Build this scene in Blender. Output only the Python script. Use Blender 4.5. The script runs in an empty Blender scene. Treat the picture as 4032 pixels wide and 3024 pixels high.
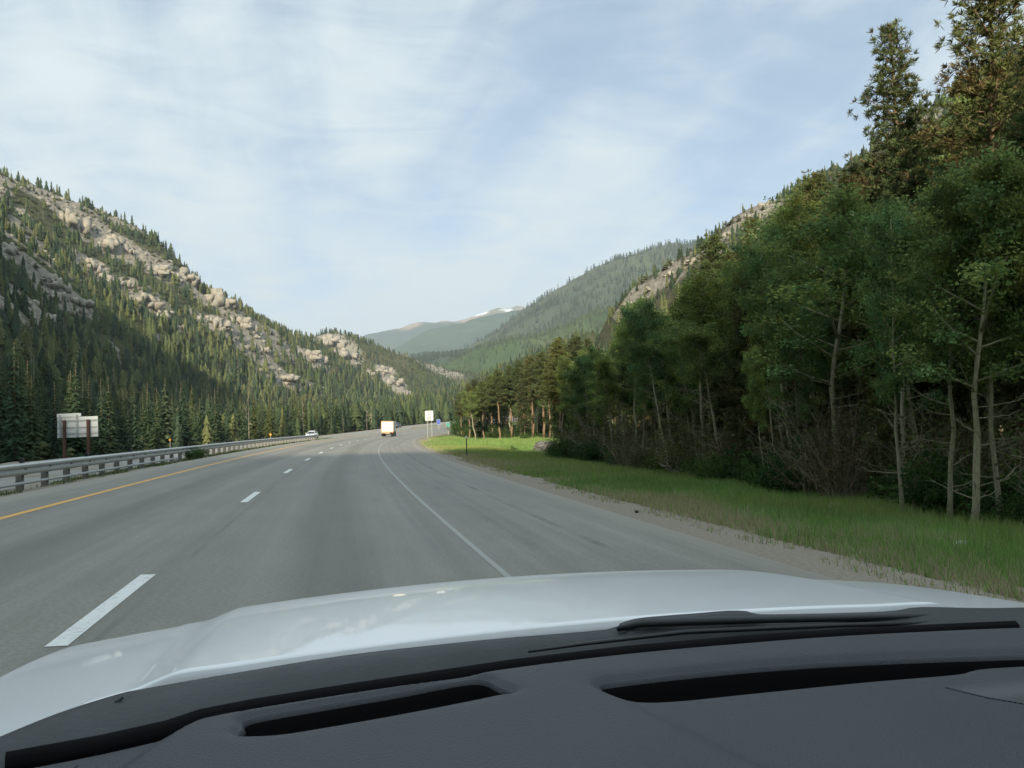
import bpy, bmesh, math, random, time
import numpy as np
from mathutils import Vector, Matrix

T0 = time.time()
random.seed(7)
RNG = np.random.default_rng(11)
R_ = math.radians
SC = bpy.context.scene
COL = SC.collection

# ------------------------------------------------------------------ camera
CAM = np.array([1.923, 0.0, 1.516])
FPX, PITCH, YAW, ROLL = 3397.55, 0.045258, 0.210015, 0.038005
_F = np.array([math.sin(YAW) * math.cos(PITCH), math.cos(YAW) * math.cos(PITCH), math.sin(PITCH)])
_R0 = np.array([math.cos(YAW), -math.sin(YAW), 0.0])
_U0 = np.cross(_R0, _F)
_R = math.cos(ROLL) * _R0 - math.sin(ROLL) * _U0
_U = math.sin(ROLL) * _R0 + math.cos(ROLL) * _U0
cam_data = bpy.data.cameras.new('camera')
cam_data.sensor_width = 36.0
cam_data.lens = FPX / 4032 * 36.0
cam_data.clip_start = 0.05
cam_data.clip_end = 40000
cam = bpy.data.objects.new('camera', cam_data)
COL.objects.link(cam)
M = Matrix.Identity(4)
for i in range(3):
    M[i][0], M[i][1], M[i][2], M[i][3] = _R[i], _U[i], -_F[i], CAM[i]
cam.matrix_world = M
SC.camera = cam

# ------------------------------------------------------------------ light
SUN_AZ, SUN_EL = R_(198.0), R_(23.0)      # azimuth clockwise from +Y
TO_SUN = Vector((math.sin(SUN_AZ) * math.cos(SUN_EL), math.cos(SUN_AZ) * math.cos(SUN_EL), math.sin(SUN_EL)))
sun_d = bpy.data.lights.new('sun', 'SUN')
sun_d.energy = 4.4
sun_d.angle = R_(0.5)
sun_d.color = (1.0, 0.87, 0.68)
sun = bpy.data.objects.new('sun', sun_d)
sun.rotation_euler = (-TO_SUN).to_track_quat('-Z', 'Y').to_euler()
sun.location = (0, 0, 300)
COL.objects.link(sun)

world = bpy.data.worlds.new('World')
SC.world = world
world.use_nodes = True
world.cycles.sampling_method = 'NONE'
wn, wl = world.node_tree.nodes, world.node_tree.links
wn.clear()


def wnode(t, **kw):
    n = wn.new(t)
    for k, v in kw.items():
        setattr(n, k, v)
    return n


def wmath(op, a, b=None, clamp=False):
    n = wnode('ShaderNodeMath', operation=op, use_clamp=clamp)
    for i, v in enumerate((a, b)):
        if v is None:
            continue
        if isinstance(v, (int, float)):
            n.inputs[i].default_value = v
        else:
            wl.new(v, n.inputs[i])
    return n.outputs[0]


SKY_STRENGTH = 0.085
SKYA, SKYB = 2.0, 1.6
w_out = wnode('ShaderNodeOutputWorld')
w_bg = wnode('ShaderNodeBackground')
w_bg.inputs['Strength'].default_value = SKY_STRENGTH
w_sky = wnode('ShaderNodeTexSky', sky_type='NISHITA', sun_disc=False)
w_sky.sun_elevation = SUN_EL
w_sky.sun_rotation = SUN_AZ
w_sky.altitude = 2400
w_sky.air_density = 1.0
w_sky.dust_density = 0.6
w_tc = wnode('ShaderNodeTexCoord')
w_sep = wnode('ShaderNodeSeparateXYZ')
wl.new(w_tc.outputs['Generated'], w_sep.inputs[0])
zz = wmath('ADD', wmath('MAXIMUM', w_sep.outputs[2], 0.0), 0.16)
w_cmb = wnode('ShaderNodeCombineXYZ')
wl.new(wmath('DIVIDE', w_sep.outputs[0], zz), w_cmb.inputs[0])
wl.new(wmath('DIVIDE', w_sep.outputs[1], zz), w_cmb.inputs[1])


def wnoise(rot, scl, loc, scale, detail, rough, dist):
    mp = wnode('ShaderNodeMapping')
    mp.inputs['Rotation'].default_value = (0, 0, R_(rot))
    mp.inputs['Scale'].default_value = scl
    mp.inputs['Location'].default_value = loc
    wl.new(w_cmb.outputs[0], mp.inputs[0])
    n = wnode('ShaderNodeTexNoise')
    n.inputs['Scale'].default_value = scale
    n.inputs['Detail'].default_value = detail
    n.inputs['Roughness'].default_value = rough
    n.inputs['Distortion'].default_value = dist
    wl.new(mp.outputs[0], n.inputs['Vector'])
    return n.outputs['Fac']


n_big = wnoise(24, (0.75, 0.42, 1), (SKYA, SKYB, 0), 1.0, 3, 0.5, 0.5)
n_str = wnoise(33, (1.9, 0.45, 1), (0.4, 5.2, 0), 1.4, 6, 0.57, 0.8)
n_fine = wnoise(-20, (1.1, 2.0, 1), (3.4, 0.7, 0), 2.7, 6, 0.62, 1.1)
cl = wmath('ADD', wmath('ADD', wmath('MULTIPLY', n_big, 1.25), wmath('MULTIPLY', n_str, 0.62)), wmath('MULTIPLY', n_fine, 0.42))
w_ramp = wnode('ShaderNodeMapRange', interpolation_type='SMOOTHSTEP')
wl.new(cl, w_ramp.inputs['Value'])
w_ramp.inputs['From Min'].default_value = 0.86
w_ramp.inputs['From Max'].default_value = 1.36
w_ramp.inputs['To Min'].default_value = 0.36
w_ramp.inputs['To Max'].default_value = 1.0
w_mix = wnode('ShaderNodeMix', data_type='RGBA')
wl.new(w_ramp.outputs[0], w_mix.inputs[0])
wl.new(w_sky.outputs[0], w_mix.inputs[6])
# thin cirrus: brighter where thicker, and gain added towards the unseen sun (like forward scattering) to lift the shaded ground
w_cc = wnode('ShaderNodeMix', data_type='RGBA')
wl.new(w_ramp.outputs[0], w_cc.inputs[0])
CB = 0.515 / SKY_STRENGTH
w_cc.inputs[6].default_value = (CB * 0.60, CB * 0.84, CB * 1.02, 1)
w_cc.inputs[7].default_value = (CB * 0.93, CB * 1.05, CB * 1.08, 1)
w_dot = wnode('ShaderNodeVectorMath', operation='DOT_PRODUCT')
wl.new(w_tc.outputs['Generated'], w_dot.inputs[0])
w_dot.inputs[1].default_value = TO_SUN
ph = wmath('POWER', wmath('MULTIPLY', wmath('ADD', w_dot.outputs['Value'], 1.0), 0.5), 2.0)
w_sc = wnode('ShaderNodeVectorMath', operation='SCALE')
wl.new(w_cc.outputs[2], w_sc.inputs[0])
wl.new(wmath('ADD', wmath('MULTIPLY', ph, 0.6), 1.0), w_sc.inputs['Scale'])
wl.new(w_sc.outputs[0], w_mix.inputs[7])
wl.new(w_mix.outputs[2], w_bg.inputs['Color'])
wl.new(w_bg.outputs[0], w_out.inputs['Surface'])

SC.view_settings.view_transform = 'Standard'
SC.view_settings.look = 'None'
SC.view_settings.gamma = 1.0
SC.view_settings.exposure = 0.72
SC.view_settings.use_curve_mapping = False
SC.render.engine = 'CYCLES'
SC.cycles.use_denoising = True
SC.cycles.max_bounces = 4
SC.cycles.adaptive_threshold = 0.02
SC.cycles.diffuse_bounces = 2
SC.cycles.glossy_bounces = 3
SC.cycles.transmission_bounces = 4
SC.cycles.transparent_max_bounces = 8
SC.cycles.volume_bounces = 0
SC.cycles.caustics_reflective = False
SC.cycles.caustics_refractive = False

# ------------------------------------------------------------------ helpers
DS = 4032 / 2212.0     # "display" pixels used when measuring -> source pixels


def ray(px, py):
    return _F + _R * ((px - 2016) / FPX) - _U * ((py - 1512) / FPX)


def dpt(dx, dy, rng_):
    """world point seen at display pixel (dx, dy) at horizontal range rng_"""
    d = ray(dx * DS, dy * DS)
    return CAM + d * (rng_ / math.hypot(d[0], d[1]))


def project(P):
    Q = np.asarray(P, float) - CAM
    w = Q @ _F
    w = np.where(np.abs(w) < 1e-6, 1e-6, w)
    return 2016 + FPX * (Q @ _R) / w, 1512 - FPX * (Q @ _U) / w, w


def _hash(ix, iy, iz, seed):
    m = np.uint64(0xffffffff)
    h = (ix.astype(np.int64) * 374761393 + iy.astype(np.int64) * 668265263 + iz.astype(np.int64) * 1440662683 + seed * 974711).astype(np.uint64) & m
    h = ((h ^ (h >> np.uint64(13))) * np.uint64(1274126177)) & m
    h = ((h ^ (h >> np.uint64(16))) * np.uint64(2246822519)) & m
    return (h ^ (h >> np.uint64(15))).astype(float) / 4294967295.0


def vnoise(x, y, z=None, seed=0):
    x = np.asarray(x, float)
    y = np.asarray(y, float)
    z = np.zeros_like(x) if z is None else np.asarray(z, float)
    ix, iy, iz = np.floor(x), np.floor(y), np.floor(z)
    fx, fy, fz = x - ix, y - iy, z - iz
    fx, fy, fz = (t * t * (3 - 2 * t) for t in (fx, fy, fz))
    o = 0
    for a in (0, 1):
        for b in (0, 1):
            for c in (0, 1):
                w = (fx if a else 1 - fx) * (fy if b else 1 - fy) * (fz if c else 1 - fz)
                o = o + w * _hash(ix + a, iy + b, iz + c, seed)
    return o


def fbm(x, y, z=None, octv=4, seed=0):
    o, amp, tot = 0, 1.0, 0.0
    for k in range(octv):
        o = o + amp * vnoise(x * 2 ** k, y * 2 ** k, None if z is None else z * 2 ** k, seed + 17 * k)
        tot += amp
        amp *= 0.5
    return o / tot


def mesh_np(name, V, polys, col=None, uv=None, smooth=False, midx=None):
    """V (n,3); polys: list of int arrays (k,3)/(k,4)/(k,m)"""
    V = np.ascontiguousarray(V, dtype=np.float32)
    me = bpy.data.meshes.new(name)
    polys = [np.asarray(p, dtype=np.int32) for p in polys if len(p)]
    me.vertices.add(len(V))
    me.vertices.foreach_set('co', V.ravel())
    loops = np.concatenate([p.ravel() for p in polys])
    sizes = np.concatenate([np.full(len(p), p.shape[1], np.int32) for p in polys])
    starts = np.concatenate([[0], np.cumsum(sizes)[:-1]]).astype(np.int32)
    me.loops.add(len(loops))
    me.loops.foreach_set('vertex_index', loops)
    me.polygons.add(len(sizes))
    me.polygons.foreach_set('loop_start', starts)
    me.polygons.foreach_set('loop_total', sizes)
    if smooth:
        me.polygons.foreach_set('use_smooth', np.ones(len(sizes), bool))
    if midx is not None:
        me.polygons.foreach_set('material_index', np.asarray(midx, np.int32))
    me.update(calc_edges=True)
    if col is not None:
        a = me.color_attributes.new('Col', 'FLOAT_COLOR', 'POINT')
        c = np.ones((len(V), 4), np.float32)
        c[:, :3] = col
        a.data.foreach_set('color', c.ravel())
    if uv is not None:
        l = me.uv_layers.new(name='UVMap')
        l.data.foreach_set('uv', np.asarray(uv, np.float32)[loops].ravel())
    return me


def obj(name, me, mats=None, parent=None, loc=(0, 0, 0), rz=0.0, **props):
    o = bpy.data.objects.new(name, me)
    COL.objects.link(o)
    if me is not None and mats is not None:
        ms = mats if isinstance(mats, (list, tuple)) else [mats]
        if not me.materials:
            for m in ms:
                me.materials.append(m)
    o.location = loc
    o.rotation_euler = (0, 0, rz)
    if parent is not None:
        o.parent = parent
    for k, v in props.items():
        o[k] = v
    return o


def thing(name, label, cat, loc=(0, 0, 0), rz=0.0, group=None):
    o = obj(name, None, loc=loc, rz=rz, label=label, category=cat)
    o.empty_display_size = 0.3
    if group:
        o['group'] = group
    return o


class MB:
    """mesh builder for small hard-surface parts"""

    def __init__(self):
        self.v, self.f = [], []

    def add(self, vs, fs):
        b = len(self.v)
        self.v += [tuple(map(float, p)) for p in vs]
        self.f += [tuple(i + b for i in t) for t in fs]
        return self

    def box(self, x0, x1, y0, y1, z0, z1):
        return self.add([(x0, y0, z0), (x1, y0, z0), (x1, y1, z0), (x0, y1, z0), (x0, y0, z1), (x1, y0, z1), (x1, y1, z1), (x0, y1, z1)],
                        [(0, 3, 2, 1), (4, 5, 6, 7), (0, 1, 5, 4), (1, 2, 6, 5), (2, 3, 7, 6), (3, 0, 4, 7)])

    def loft(self, rings, close=True, caps=True):
        n = len(rings[0])
        vs = [p for r in rings for p in r]
        fs = []
        for i in range(len(rings) - 1):
            for j in range(n if close else n - 1):
                k = (j + 1) % n
                fs.append((i * n + j, i * n + k, (i + 1) * n + k, (i + 1) * n + j))
        if caps and close:
            fs.append(tuple(range(n - 1, -1, -1)))
            fs.append(tuple((len(rings) - 1) * n + j for j in range(n)))
        return self.add(vs, fs)

    def cyl(self, p0, p1, r0, r1=None, n=12):
        r1 = r0 if r1 is None else r1
        p0, p1 = Vector(p0), Vector(p1)
        q = (p1 - p0).to_track_quat('Z', 'Y')
        rings = []
        for p, r in ((p0, r0), (p1, r1)):
            rings.append([p + q @ Vector((r * math.cos(2 * math.pi * k / n), r * math.sin(2 * math.pi * k / n), 0)) for k in range(n)])
        return self.loft(rings)

    def tube(self, pts, rads, n=6):
        rings = []
        for i, p in enumerate(pts):
            a = Vector(pts[max(0, i - 1)])
            b = Vector(pts[min(len(pts) - 1, i + 1)])
            q = (b - a).to_track_quat('Z', 'Y')
            rings.append([Vector(p) + q @ Vector((rads[i] * math.cos(2 * math.pi * k / n), rads[i] * math.sin(2 * math.pi * k / n), 0)) for k in range(n)])
        return self.loft(rings)

    def mesh(self, name, smooth=False, bevel=0.0, seg=2):
        me = bpy.data.meshes.new(name)
        me.from_pydata(self.v, [], self.f)
        bm = bmesh.new()
        bm.from_mesh(me)
        bmesh.ops.recalc_face_normals(bm, faces=bm.faces)
        if bevel > 0:
            es = [e for e in bm.edges if len(e.link_faces) == 2 and e.calc_face_angle(0) > 0.5]
            bmesh.ops.bevel(bm, geom=es, offset=bevel, segments=seg, affect='EDGES', profile=0.6)
        bm.to_mesh(me)
        bm.free()
        if smooth:
            for p in me.polygons:
                p.use_smooth = True
        me.update()
        return me


# ------------------------------------------------------------------ materials
MATS = {}


class NT:
    def __init__(self, name):
        self.m = bpy.data.materials.new(name)
        self.m.use_nodes = True
        self.n, self.l = self.m.node_tree.nodes, self.m.node_tree.links
        self.n.clear()
        self.out = self.n.new('ShaderNodeOutputMaterial')

    def node(self, t, **kw):
        n = self.n.new(t)
        for k, v in kw.items():
            setattr(n, k, v)
        return n

    def set(self, sock, v):
        if isinstance(v, bpy.types.NodeSocket):
            self.l.new(v, sock)
        elif isinstance(v, (tuple, list)) and len(v) == 3 and sock.type == 'RGBA':
            sock.default_value = (*v, 1)
        else:
            sock.default_value = v

    def noise(self, vec, scale, detail=4, rough=0.55, dist=0.0, out='Fac'):
        n = self.node('ShaderNodeTexNoise')
        if vec is not None:
            self.l.new(vec, n.inputs['Vector'])
        n.inputs['Scale'].default_value = scale
        n.inputs['Detail'].default_value = detail
        n.inputs['Roughness'].default_value = rough
        n.inputs['Distortion'].default_value = dist
        return n.outputs[out]

    def mapping(self, vec, scale=(1, 1, 1), rot=(0, 0, 0), loc=(0, 0, 0)):
        n = self.node('ShaderNodeMapping')
        self.l.new(vec, n.inputs[0])
        n.inputs['Scale'].default_value = scale
        n.inputs['Rotation'].default_value = rot
        n.inputs['Location'].default_value = loc
        return n.outputs[0]

    def ramp(self, fac, stops, interp='LINEAR'):
        n = self.node('ShaderNodeValToRGB')
        self.l.new(fac, n.inputs[0])
        cr = n.color_ramp
        cr.interpolation = interp
        while len(cr.elements) < len(stops):
            cr.elements.new(0.5)
        for e, (p, c) in zip(cr.elements, stops):
            e.position = p
            e.color = (c, c, c, 1) if isinstance(c, (int, float)) else (*c, 1)
        return n.outputs[0]

    def mix(self, fac, a, b, blend='MIX'):
        n = self.node('ShaderNodeMix', data_type='RGBA', blend_type=blend)
        self.set(n.inputs[0], fac)
        self.set(n.inputs[6], a)
        self.set(n.inputs[7], b)
        return n.outputs[2]

    def math(self, op, a, b=0.0, clamp=False):
        n = self.node('ShaderNodeMath', operation=op, use_clamp=clamp)
        self.set(n.inputs[0], a)
        self.set(n.inputs[1], b)
        return n.outputs[0]

    def bump(self, h, strength=0.3, dist=0.02):
        n = self.node('ShaderNodeBump')
        n.inputs['Strength'].default_value = strength
        n.inputs['Distance'].default_value = dist
        self.l.new(h, n.inputs['Height'])
        return n.outputs[0]

    def principled(self, color, rough=0.7, metal=0.0, normal=None, spec=0.5, coat=0.0, coat_rough=0.05):
        b = self.node('ShaderNodeBsdfPrincipled')
        self.set(b.inputs['Base Color'], color)
        self.set(b.inputs['Roughness'], rough)
        b.inputs['Metallic'].default_value = metal
        b.inputs['Specular IOR Level'].default_value = spec
        b.inputs['Coat Weight'].default_value = coat
        b.inputs['Coat Roughness'].default_value = coat_rough
        if normal is not None:
            self.l.new(normal, b.inputs['Normal'])
        self.l.new(b.outputs[0], self.out.inputs['Surface'])
        return self.m

    def leaf(self, color, trans=0.35):
        d = self.node('ShaderNodeBsdfDiffuse')
        t = self.node('ShaderNodeBsdfTranslucent')
        mx = self.node('ShaderNodeMixShader')
        self.set(d.inputs[0], color)
        self.set(t.inputs[0], color)
        mx.inputs[0].default_value = trans
        self.l.new(d.outputs[0], mx.inputs[1])
        self.l.new(t.outputs[0], mx.inputs[2])
        self.l.new(mx.outputs[0], self.out.inputs['Surface'])
        return self.m


def plain(name, color, rough=0.6, metal=0.0, var=0.12, scale=6.0, spec=0.5, bump=0.0, coat=0.0):
    """painted / plastic / metal surface with subtle procedural grime"""
    if name in MATS:
        return MATS[name]
    t = NT(name)
    co = t.node('ShaderNodeTexCoord').outputs['Object']
    nz = t.noise(co, scale, 5, 0.6)
    c = t.mix(nz, tuple(max(0, v * (1 - var * 1.6)) for v in color), tuple(min(1, v * (1 + var)) for v in color))
    nm = t.bump(t.noise(co, scale * 12, 3), bump, 0.01) if bump else None
    MATS[name] = t.principled(c, rough, metal, nm, spec, coat)
    return MATS[name]


def attr_leaf(name, trans=0.3, jitter=0.35):
    t = NT(name)
    a = t.node('ShaderNodeVertexColor', layer_name='Col').outputs[0]
    oi = t.node('ShaderNodeObjectInfo').outputs['Random']
    j = jitter
    r = t.ramp(oi, [(0.0, (1 - j, 1 - j * .9, 1 - j * .8)), (0.3, (1 + j * .7, 1 + j * .25, 1 - j * .4)), (0.55, (1 - j * .5, 1 - j * .2, 1 - j * .3)), (0.8, (1 + j * .35, 1 + j * .45, 1.0)), (1.0, (1 + j * .9, 1 + j * .3, 1 - j * .2))])
    return t.leaf(t.mix(1.0, a, r, 'MULTIPLY'), trans)


def mat_bark(name, c1, c2, scale=8.0):
    t = NT(name)
    co = t.node('ShaderNodeTexCoord').outputs['Object']
    v = t.mapping(co, (3, 3, 0.6))
    n1 = t.noise(v, scale, 5, 0.65)
    n2 = t.noise(t.mapping(co, (2, 2, 5)), 2.5, 3)
    c = t.mix(t.ramp(n1, [(0.35, 0.0), (0.7, 1.0)]), c1, c2)
    c = t.mix(t.ramp(n2, [(0.62, 0.0), (0.68, 0.7)]), c, tuple(v_ * 0.35 for v_ in c1))
    return t.principled(c, 0.85, 0, t.bump(n1, 0.5, 0.01), 0.2)


# --- asphalt: uv = (s metres, u metres)
def mat_asphalt(name, base=(0.242, 0.238, 0.208), lanes=True):
    t = NT(name)
    uv = t.node('ShaderNodeUVMap', uv_map='UVMap').outputs[0]
    sp = t.node('ShaderNodeSeparateXYZ')
    t.l.new(uv, sp.inputs[0])
    u = sp.outputs[1]
    fine = t.noise(uv, 22.0, 6, 0.75)
    blot = t.noise(t.mapping(uv, (0.10, 0.55, 1)), 1.0, 5, 0.6, 0.3)
    streak = t.noise(t.mapping(uv, (0.03, 2.6, 1)), 1.0, 5, 0.6)
    mid = t.noise(t.mapping(uv, (0.5, 1.2, 1)), 1.0, 4, 0.6)
    c = t.mix(t.ramp(fine, [(0.3, 0.0), (0.72, 1.0)]), tuple(v * 0.72 for v in base), tuple(v * 1.25 for v in base))
    c = t.mix(1.0, c, t.ramp(blot, [(0.25, 0.80), (0.75, 1.15)]), 'MULTIPLY')
    c = t.mix(1.0, c, t.ramp(streak, [(0.3, 0.86), (0.7, 1.12)]), 'MULTIPLY')
    c = t.mix(1.0, c, t.ramp(mid, [(0.3, 0.93), (0.7, 1.06)]), 'MULTIPLY')
    if lanes:
        wob = t.math('MULTIPLY', t.math('SUBTRACT', t.noise(t.mapping(uv, (0.05, 0.0, 1)), 1.0, 3), 0.5), 0.7)
        uw = t.math('ADD', u, wob)

        def band(center, width, soft):
            d = t.math('ABSOLUTE', t.math('SUBTRACT', uw, center))
            return t.ramp(t.math('DIVIDE', d, width + soft), [(width / (width + soft), 1.0), (1.0, 0.0)], 'EASE')
        # oil-darkened strip mid-lane and polished, paler wheel paths
        for cn in (1.85, -1.8):
            c = t.mix(t.math('MULTIPLY', band(cn, 0.15, 0.55), 0.42), c, tuple(v * 0.55 for v in base))
        for cn in (0.95, 2.75, -0.9, -2.7):
            c = t.mix(t.math('MULTIPLY', band(cn, 0.15, 0.4), 0.16), c, tuple(v * 1.35 for v in base))
        # paving joints, sealed cracks on the shoulder
        gap = t.ramp(t.noise(t.mapping(uv, (0.25, 0.0, 1)), 1.0, 4, 0.7), [(0.42, 0.0), (0.58, 1.0)])

        def line(center, w, k):
            d = t.math('ABSOLUTE', t.math('SUBTRACT', t.math('ADD', u, t.math('MULTIPLY', wob, 0.12)), center))
            return t.math('MULTIPLY', t.math('MULTIPLY', t.ramp(d, [(w * 0.5, 1.0), (w * 1.6, 0.0)]), gap), k)
        c = t.mix(line(0.22, 0.03, 0.5), c, tuple(v * 0.55 for v in base))
        c = t.mix(line(5.35, 0.06, 0.55), c, (0.075, 0.078, 0.078))
        c = t.mix(line(4.45, 0.09, 0.30), c, (0.09, 0.093, 0.093))
        c = t.mix(line(3.15, 0.05, 0.30), c, (0.14, 0.143, 0.143))
        # tyre-drop stains
        st = t.noise(t.mapping(uv, (0.45, 2.2, 1), loc=(3.1, 0.4, 0)), 1.0, 2, 0.4)
        c = t.mix(t.ramp(st, [(0.74, 0.0), (0.80, 0.40)]), c, (0.13, 0.133, 0.133))
        # dust blown in from the gravel edges
        e = t.math('ADD', t.ramp(t.math('SUBTRACT', uw, 6.0), [(0.35, 0.0), (0.95, 0.6)]), t.ramp(t.math('SUBTRACT', -4.3, uw) if False else t.math('MULTIPLY', t.math('ADD', uw, 4.3), -1.0), [(0.0, 0.0), (1.0, 0.65)]))
        c = t.mix(e, c, (0.33, 0.305, 0.255))
    return t.principled(c, t.ramp(blot, [(0.3, 0.62), (0.7, 0.8)]), 0, t.bump(fine, 0.35, 0.006), 0.35)


def mat_paint(name, col, under=(0.2, 0.2, 0.2), worn=0.55, scale=14):
    t = NT(name)
    uv = t.node('ShaderNodeUVMap', uv_map='UVMap').outputs[0]
    n = t.noise(uv, scale, 6, 0.7)
    n2 = t.noise(t.mapping(uv, (0.6, 3, 1)), 2.0, 4)
    f = t.ramp(t.math('ADD', t.math('MULTIPLY', n, 0.7), t.math('MULTIPLY', n2, 0.3)), [(worn - 0.1, 0.0), (worn + 0.12, 1.0)])
    return t.principled(t.mix(f, col, tuple(0.30 * a + 0.70 * b for a, b in zip(col, under))), 0.6, 0, t.bump(n, 0.2, 0.004))


def mat_verge():
    """corridor ground; uv=(s,u): gravel shoulders, grassy soil, forest litter"""
    t = NT('verge_soil')
    uv = t.node('ShaderNodeUVMap', uv_map='UVMap').outputs[0]
    sp = t.node('ShaderNodeSeparateXYZ')
    t.l.new(uv, sp.inputs[0])
    u = sp.outputs[1]
    n_w = t.noise(t.mapping(uv, (0.35, 0.35, 1)), 1.0, 5, 0.6)
    uw = t.math('ADD', u, t.math('MULTIPLY', t.math('SUBTRACT', n_w, 0.5), 1.6))
    peb = t.noise(uv, 16, 6, 0.75)
    gravel = t.mix(t.ramp(peb, [(0.3, 0), (0.7, 1)]), (0.19, 0.17, 0.135), (0.38, 0.34, 0.275))
    dirt = t.mix(t.noise(uv, 1.4, 5), (0.075, 0.07, 0.035), (0.15, 0.14, 0.07))
    green = t.mix(t.noise(uv, 0.8, 6), (0.085, 0.14, 0.045), (0.14, 0.20, 0.065))
    litter = t.mix(t.noise(uv, 2.2, 6, 0.7), (0.035, 0.028, 0.018), (0.09, 0.07, 0.045))
    c = gravel
    c = t.mix(t.ramp(t.math('DIVIDE', t.math('SUBTRACT', uw, 8.0), 1.6), [(0, 0), (1, 1)]), c, dirt)
    c = t.mix(t.ramp(t.math('DIVIDE', t.math('SUBTRACT', uw, 9.3), 1.8), [(0, 0), (1, 1)]), c, green)
    c = t.mix(t.ramp(t.math('DIVIDE', t.math('SUBTRACT', uw, 26.0), 5.0), [(0, 0), (1, 1)]), c, litter)
    c = t.mix(t.ramp(t.math('DIVIDE', t.math('SUBTRACT', -24.0, uw), 3.0), [(0, 0), (1, 1)]), c, litter)
    return t.principled(c, 0.95, 0, t.bump(peb, 0.5, 0.02), 0.1)


def mat_terrain(name, far=False):
    """hill slopes: Col.r = rock amount, Col.g = tree-cover amount"""
    t = NT(name)
    co = t.node('ShaderNodeTexCoord').outputs['Object']
    a = t.node('ShaderNodeVertexColor', layer_name='Col').outputs[0]
    sp = t.node('ShaderNodeSeparateXYZ')
    t.l.new(a, sp.inputs[0])
    n1 = t.noise(co, 0.05, 8, 0.65)
    n2 = t.noise(co, 0.35, 8, 0.75)
    n3 = t.noise(co, 0.14, 6, 0.7)
    rock = t.mix(t.ramp(n2, [(0.36, 0), (0.62, 1)]), (0.19, 0.175, 0.14), (0.40, 0.37, 0.305))
    soil = t.mix(t.ramp(n1, [(0.35, 0), (0.65, 1)]), (0.075, 0.078, 0.042), (0.15, 0.14, 0.08))
    grass = t.mix(n2, (0.05, 0.075, 0.025), (0.10, 0.12, 0.045))
    c = t.mix(t.ramp(t.math('ADD', t.math('MULTIPLY', n1, 0.5), t.math('MULTIPLY', sp.outputs[1], 0.6)), [(0.3, 0), (0.7, 1)]), soil, grass)
    c = t.mix(t.ramp(n3, [(0.42, 0.0), (0.60, 0.65)]), c, (0.05, 0.062, 0.03))
    rf = t.ramp(t.math('ADD', sp.outputs[0], t.math('MULTIPLY', t.math('SUBTRACT', n2, 0.5), 0.6)), [(0.42, 0), (0.58, 1)])
    c = t.mix(rf, c, rock)
    return t.principled(c, 0.95, 0, t.bump(t.math('ADD', n2, t.math('MULTIPLY', n3, 1.5)), 0.9, 2.0), 0.1)


def mat_vcol(name, rough=0.9, nscale=0.02, amt=0.35, bumpd=4.0):
    t = NT(name)
    co = t.node('ShaderNodeTexCoord').outputs['Object']
    a = t.node('ShaderNodeVertexColor', layer_name='Col').outputs[0]
    n = t.noise(co, nscale, 9, 0.7)
    c = t.mix(1.0, a, t.ramp(n, [(0.25, 1 - amt), (0.75, 1 + amt)]), 'MULTIPLY')
    return t.principled(c, rough, 0, t.bump(n, 0.7, bumpd), 0.1)


def mat_rock(name, c1, c2):
    t = NT(name)
    co = t.node('ShaderNodeTexCoord').outputs['Object']
    n1 = t.noise(t.mapping(co, (1, 1, 2.2)), 2.2, 9, 0.7)
    n2 = t.noise(co, 9.0, 6, 0.7)
    c = t.mix(t.ramp(n1, [(0.32, 0), (0.66, 1)]), c1, c2)
    c = t.mix(t.ramp(n2, [(0.3, 0.5), (0.5, 0.0)]), c, tuple(v * 0.5 for v in c1))
    return t.principled(c, 0.95, 0, t.bump(t.math('ADD', n1, t.math('MULTIPLY', n2, 0.4)), 0.9, 0.15), 0.15)


ASPHALT = mat_asphalt('asphalt')
ASPHALT2 = mat_asphalt('asphalt_far_roadway', (0.29, 0.285, 0.26), False)
PAINT_W = mat_paint('road_paint_white', (0.78, 0.80, 0.77), worn=0.60)
PAINT_EDGE = mat_paint('road_paint_white_worn', (0.56, 0.57, 0.54), under=(.225, .228, .205), worn=0.30, scale=16)
PAINT_Y = mat_paint('road_paint_yellow', (0.78, 0.42, 0.07), worn=0.62)
VERGE = mat_verge()
TERRAIN = mat_terrain('hill_slope')
LEAF = attr_leaf('aspen_leaves', 0.40, 0.30)
NEEDLE = attr_leaf('conifer_needles', 0.12, 0.30)
GRASSM = attr_leaf('grass_blades', 0.35, 0.0)
BARK_A = mat_bark('aspen_bark', (0.30, 0.28, 0.17), (0.52, 0.48, 0.33))
BARK_P = mat_bark('pine_bark', (0.16, 0.11, 0.07), (0.34, 0.24, 0.15))
TWIG = mat_bark('dry_twigs', (0.22, 0.18, 0.125), (0.40, 0.33, 0.25))
GALV = plain('galvanised_steel', (0.50, 0.52, 0.51), 0.5, 0.35, 0.15, 3.0)
POSTW = plain('weathered_post', (0.27, 0.265, 0.24), 0.9, 0, 0.3, 5.0, 0.2)

# ------------------------------------------------------------------ road geometry
K0, K1, BANK, U0 = 0.00072, 6.0e-6, 0.041242, 1.923432
_s = np.arange(-90, 760.5, 1.0)
_k = np.where(_s < 0, K0, K0 + K1 * np.clip(_s, 0, 165))
_th = np.concatenate([[0], np.cumsum((_k[1:] + _k[:-1]) / 2)])
_th -= np.interp(0, _s, _th)
_x = np.concatenate([[0], np.cumsum(np.sin((_th[1:] + _th[:-1]) / 2))])
_y = np.concatenate([[0], np.cumsum(np.cos((_th[1:] + _th[:-1]) / 2))])
_x -= np.interp(0, _s, _x)
_y -= np.interp(0, _s, _y)


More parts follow.
